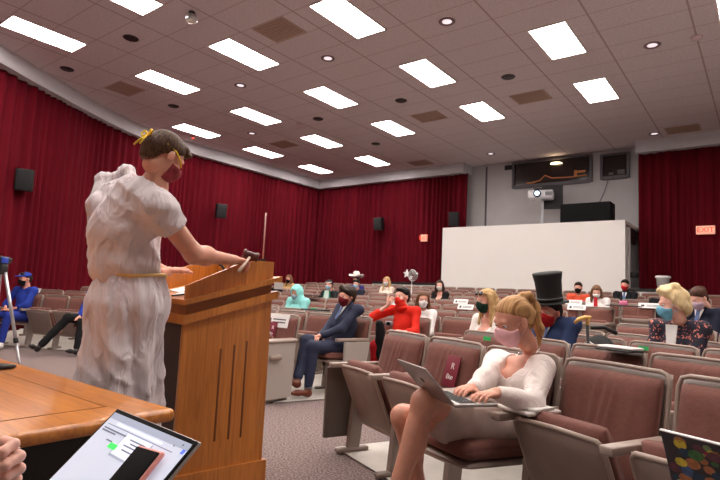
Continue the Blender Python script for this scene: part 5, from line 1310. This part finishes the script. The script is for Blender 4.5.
def tablet(label, p, rz, w=.30, d=.20, m_=None):
    t = thing('tablet_arm', label, 'writing tablet', p, rz)
    obj('board', MB().rbox(-w/2, w/2, -d/2, d/2, 0, .016, .007), m_ or M_black, t)
    return t
p = top_c(322, 2); tt = tablet('dark tablet board with green phone before the man in navy suit', (p[0], p[1]-.06, p[2]+.03), 0, .38, .24)
tag(obj('green_phone', MB().rbox(-.04, .04, -.02, .02, 0, .012, .004), M_green), 'green phone on the dark tablet board by the suit man', 'smartphone').location = (p[0], p[1]-.10, p[2]+.047)
p = top_c(313, 5); tablet('dark tablet board before the person in green and black gown', (p[0], p[1]-.06, p[2]+.03), 0, .5, .24)
p = top_r(617, 1); t = tablet('white-topped closed folder lying on the seat top before the cane', (p[0]+.02, p[1]-.02, p[2]+.032), -.405, .24, .12, M_paper); obj('cover', MB().rbox(-.12, .12, -.08, .08, -.012, -.001, .005), M_black, t)
p = top_c(632, 6); tablet('black laptop-like board beside the pink item in the centre block', (p[0]-.1, p[1]-.05, p[2]+.03), 0, .5, .2)
tag(obj('pink_box', MB().rbox(-.06, .06, -.03, .03, 0, .07, .012), mat('pink', (226, 120, 160), .5)), 'small pink object on a board in the centre block', 'box').location = (p[0]-.1, p[1]-.05, p[2]+.048)
# woman's tablet arm with papers, left and right of her
st = SEATS['R', 0, 3]
Ms = Matrix.Translation(st.location)@Matrix.Rotation(-.405, 4, 'Z')
t = thing('writing_tablet', 'pale fold-out writing tablet under the elbow of the ponytailed woman', 'writing tablet'); tb_ = at(526, 411, 2.42); t.matrix_world = Matrix.Translation(tb_)@Matrix.Rotation(-.405, 4, 'Z')
obj('board', MB().rbox(-.12, .10, -.09, .12, 0, .016, .006), mat('tablet_white', (214, 206, 200), .4), t)
obj('stay', MB().box(-.01, .012, -.04, .12, -.02, .0), M_std, t)
t = thing('notebook', 'white notebook on the tablet by the ponytailed woman', 'notebook'); t.matrix_world = Matrix.Translation(tb_+Vector((.01, 0, .017)))@Matrix.Rotation(-.25, 4, 'Z')
obj('pages', MB().rbox(-.09, .09, -.07, .07, 0, .010, .002), M_paper, t); obj('cover', MB().box(-.091, .091, -.071, .071, .0101, .012), mat('pale_cover', (222, 218, 216), .5), t)
# cane and backpack on the second row
l_, rz_ = r_pose(600, 1, -.30); bk = thing('backpack', 'black backpack on the seat beside the gold-handled cane', 'backpack', (l_[0], l_[1], zf(l_[0], l_[1])+.56), rz_)
obj('bag', raw_mesh('bag', [sdf_part([('e', (0, 0, .20), (.14, .10, .18)), ('e', (0, .07, .13), (.11, .06, .11))], .012, .04, folds(.006, 4, (20, 20, 20)))]), mat('backpack_black', (15, 15, 17), .7), bk)
obj('strap', MB().tube([(-.08, -.08, .40), (-.02, -.02, .44), (.06, .02, .43)], .014, 8), M_black, bk); obj('zip', MB().tube([(-.15, .10, .26), (0, .13, .34), (.15, .10, .26)], .005, 6), M_metal, bk)
cb = at(592, 352, 3.62); ct = at(587, 322, 3.62)
cn = thing('walking_cane', 'black walking cane with curved gold handle leaning upright in the second row', 'cane', (cb.x, cb.y, 0))
tp_ = ct-Vector((cb.x, cb.y, 0)); ft = Vector((.02, .02, .02)); 
obj('shaft', MB().tube([ft, tp_], .011, 10), M_black, cn)
R_c = CR.copy()
hl = [tp_+Vector((0, 0, -.02)), tp_+Vector((0, 0, .01)), tp_+R_c*.01+Vector((0, 0, .028)), tp_-R_c*.015+Vector((0, 0, .030)), tp_-R_c*.06+Vector((0, 0, .016)), tp_-R_c*.085+Vector((0, 0, -.008))]
obj('handle', MB().tube([tp_+R_c*.03+Vector((0, 0, .034))]+hl[2:], [.008, .014, .015, .014, .010], 10), mat('gold_handle', (206, 160, 92), .3, metal=.4), cn); obj('ferrule', MB().tube([hl[0], hl[2]], .013, 10), mat('gold_handle', (206, 160, 92)), cn)
# sticker-covered laptop lower right
s_ = SEATS['R', 0, 4]
c_ = at(660, 429, 1.72); mid = c_+rgt*.16
hinge = mid-Vector((0, 0, 1))*.19+(-fwd)*(-.09)
lt, ld, s2 = laptop('stickered_laptop', 'laptop with a sticker-covered dark lid at the lower right corner', mid-(Vector((0, 0, 1))*math.cos(.35)+fwd*math.sin(.35))*.215, rgt.copy(), -fwd, .35, w=.32, lidm=mat('lid_dark', (46, 44, 48), .4))
obj('lid_edge', MB().rbox(-.16, .16, .211, .2165, -.005, .005, .002), M_paper, ld)
rn = random.Random(5)
for k in range(60):
    x_ = rn.uniform(-.14, .14); y_ = rn.uniform(.02, .195); r_ = rn.uniform(.008, .02); c = rn.choice([(60, 110, 60), (150, 40, 56), (200, 180, 60), (60, 90, 130), (90, 50, 60), (120, 140, 90), (30, 60, 80), (170, 110, 70)])
    nn_ = rn.choice([5, 6, 8, 14]); z0 = -(.0042+k*.00002)*s2
    pl = [(x_+r_*math.cos(6.283*i/nn_+k)*1.3, y_+r_*math.sin(6.283*i/nn_+k)) for i in range(nn_)]
    obj('sticker', MB().prism(pl, z0-.0004*s2, z0), mat('sticker_%d_%d_%d' % c, c, .4, noise=.3, nscale=60), ld)
bt_ = mid-(Vector((0, 0, 1))*math.cos(.35)+fwd*math.sin(.35))*.215
t = thing('writing_tablet', 'fold-out writing tablet carrying the stickered laptop', 'writing tablet'); t.matrix_world = matr(bt_+Vector((0, 0, -.026))-fwd*.12, rgt, -fwd, Vector((0, 0, 1)))
obj('board', MB().rbox(-.17, .17, -.14, .13, 0, .014, .005), mat('tablet_white', (214, 206, 200)), t); obj('stay', MB().box(.12, .15, -.02, .02, -.60+.08, 0), M_std, t)
# silver spiral prop near the partition
pp = at(411, 275, 13.0)
t = thing('spiral_ornament', 'silver foil spiral on a stick with a small white star by the back curtain', 'ornament', (pp.x, pp.y, zf(pp.x, pp.y)))
z0 = pp.z-zf(pp.x, pp.y)
sp_ = [Vector(((.02+.14*i/60)*math.cos(i*.32)*.85*1.0+.05, .0, z0+(.02+.14*i/60)*math.sin(i*.32)*1.0)) for i in range(61)]
obj('spiral', MB().tube(sp_, .016, 8), M_metal, t)
obj('stick', MB().tube([(0.03, .0, .0), (0.03, 0, z0-.15)], .012, 8), M_metal, t)
star = [((.11 if i % 2 == 0 else .05)*math.sin(i*math.pi/5)-.12, (.11 if i % 2 == 0 else .05)*math.cos(i*math.pi/5)+z0+.03) for i in range(10)]
obj('star', MB().prism(star, -.012, .012, plane='xz'), M_paper, t)
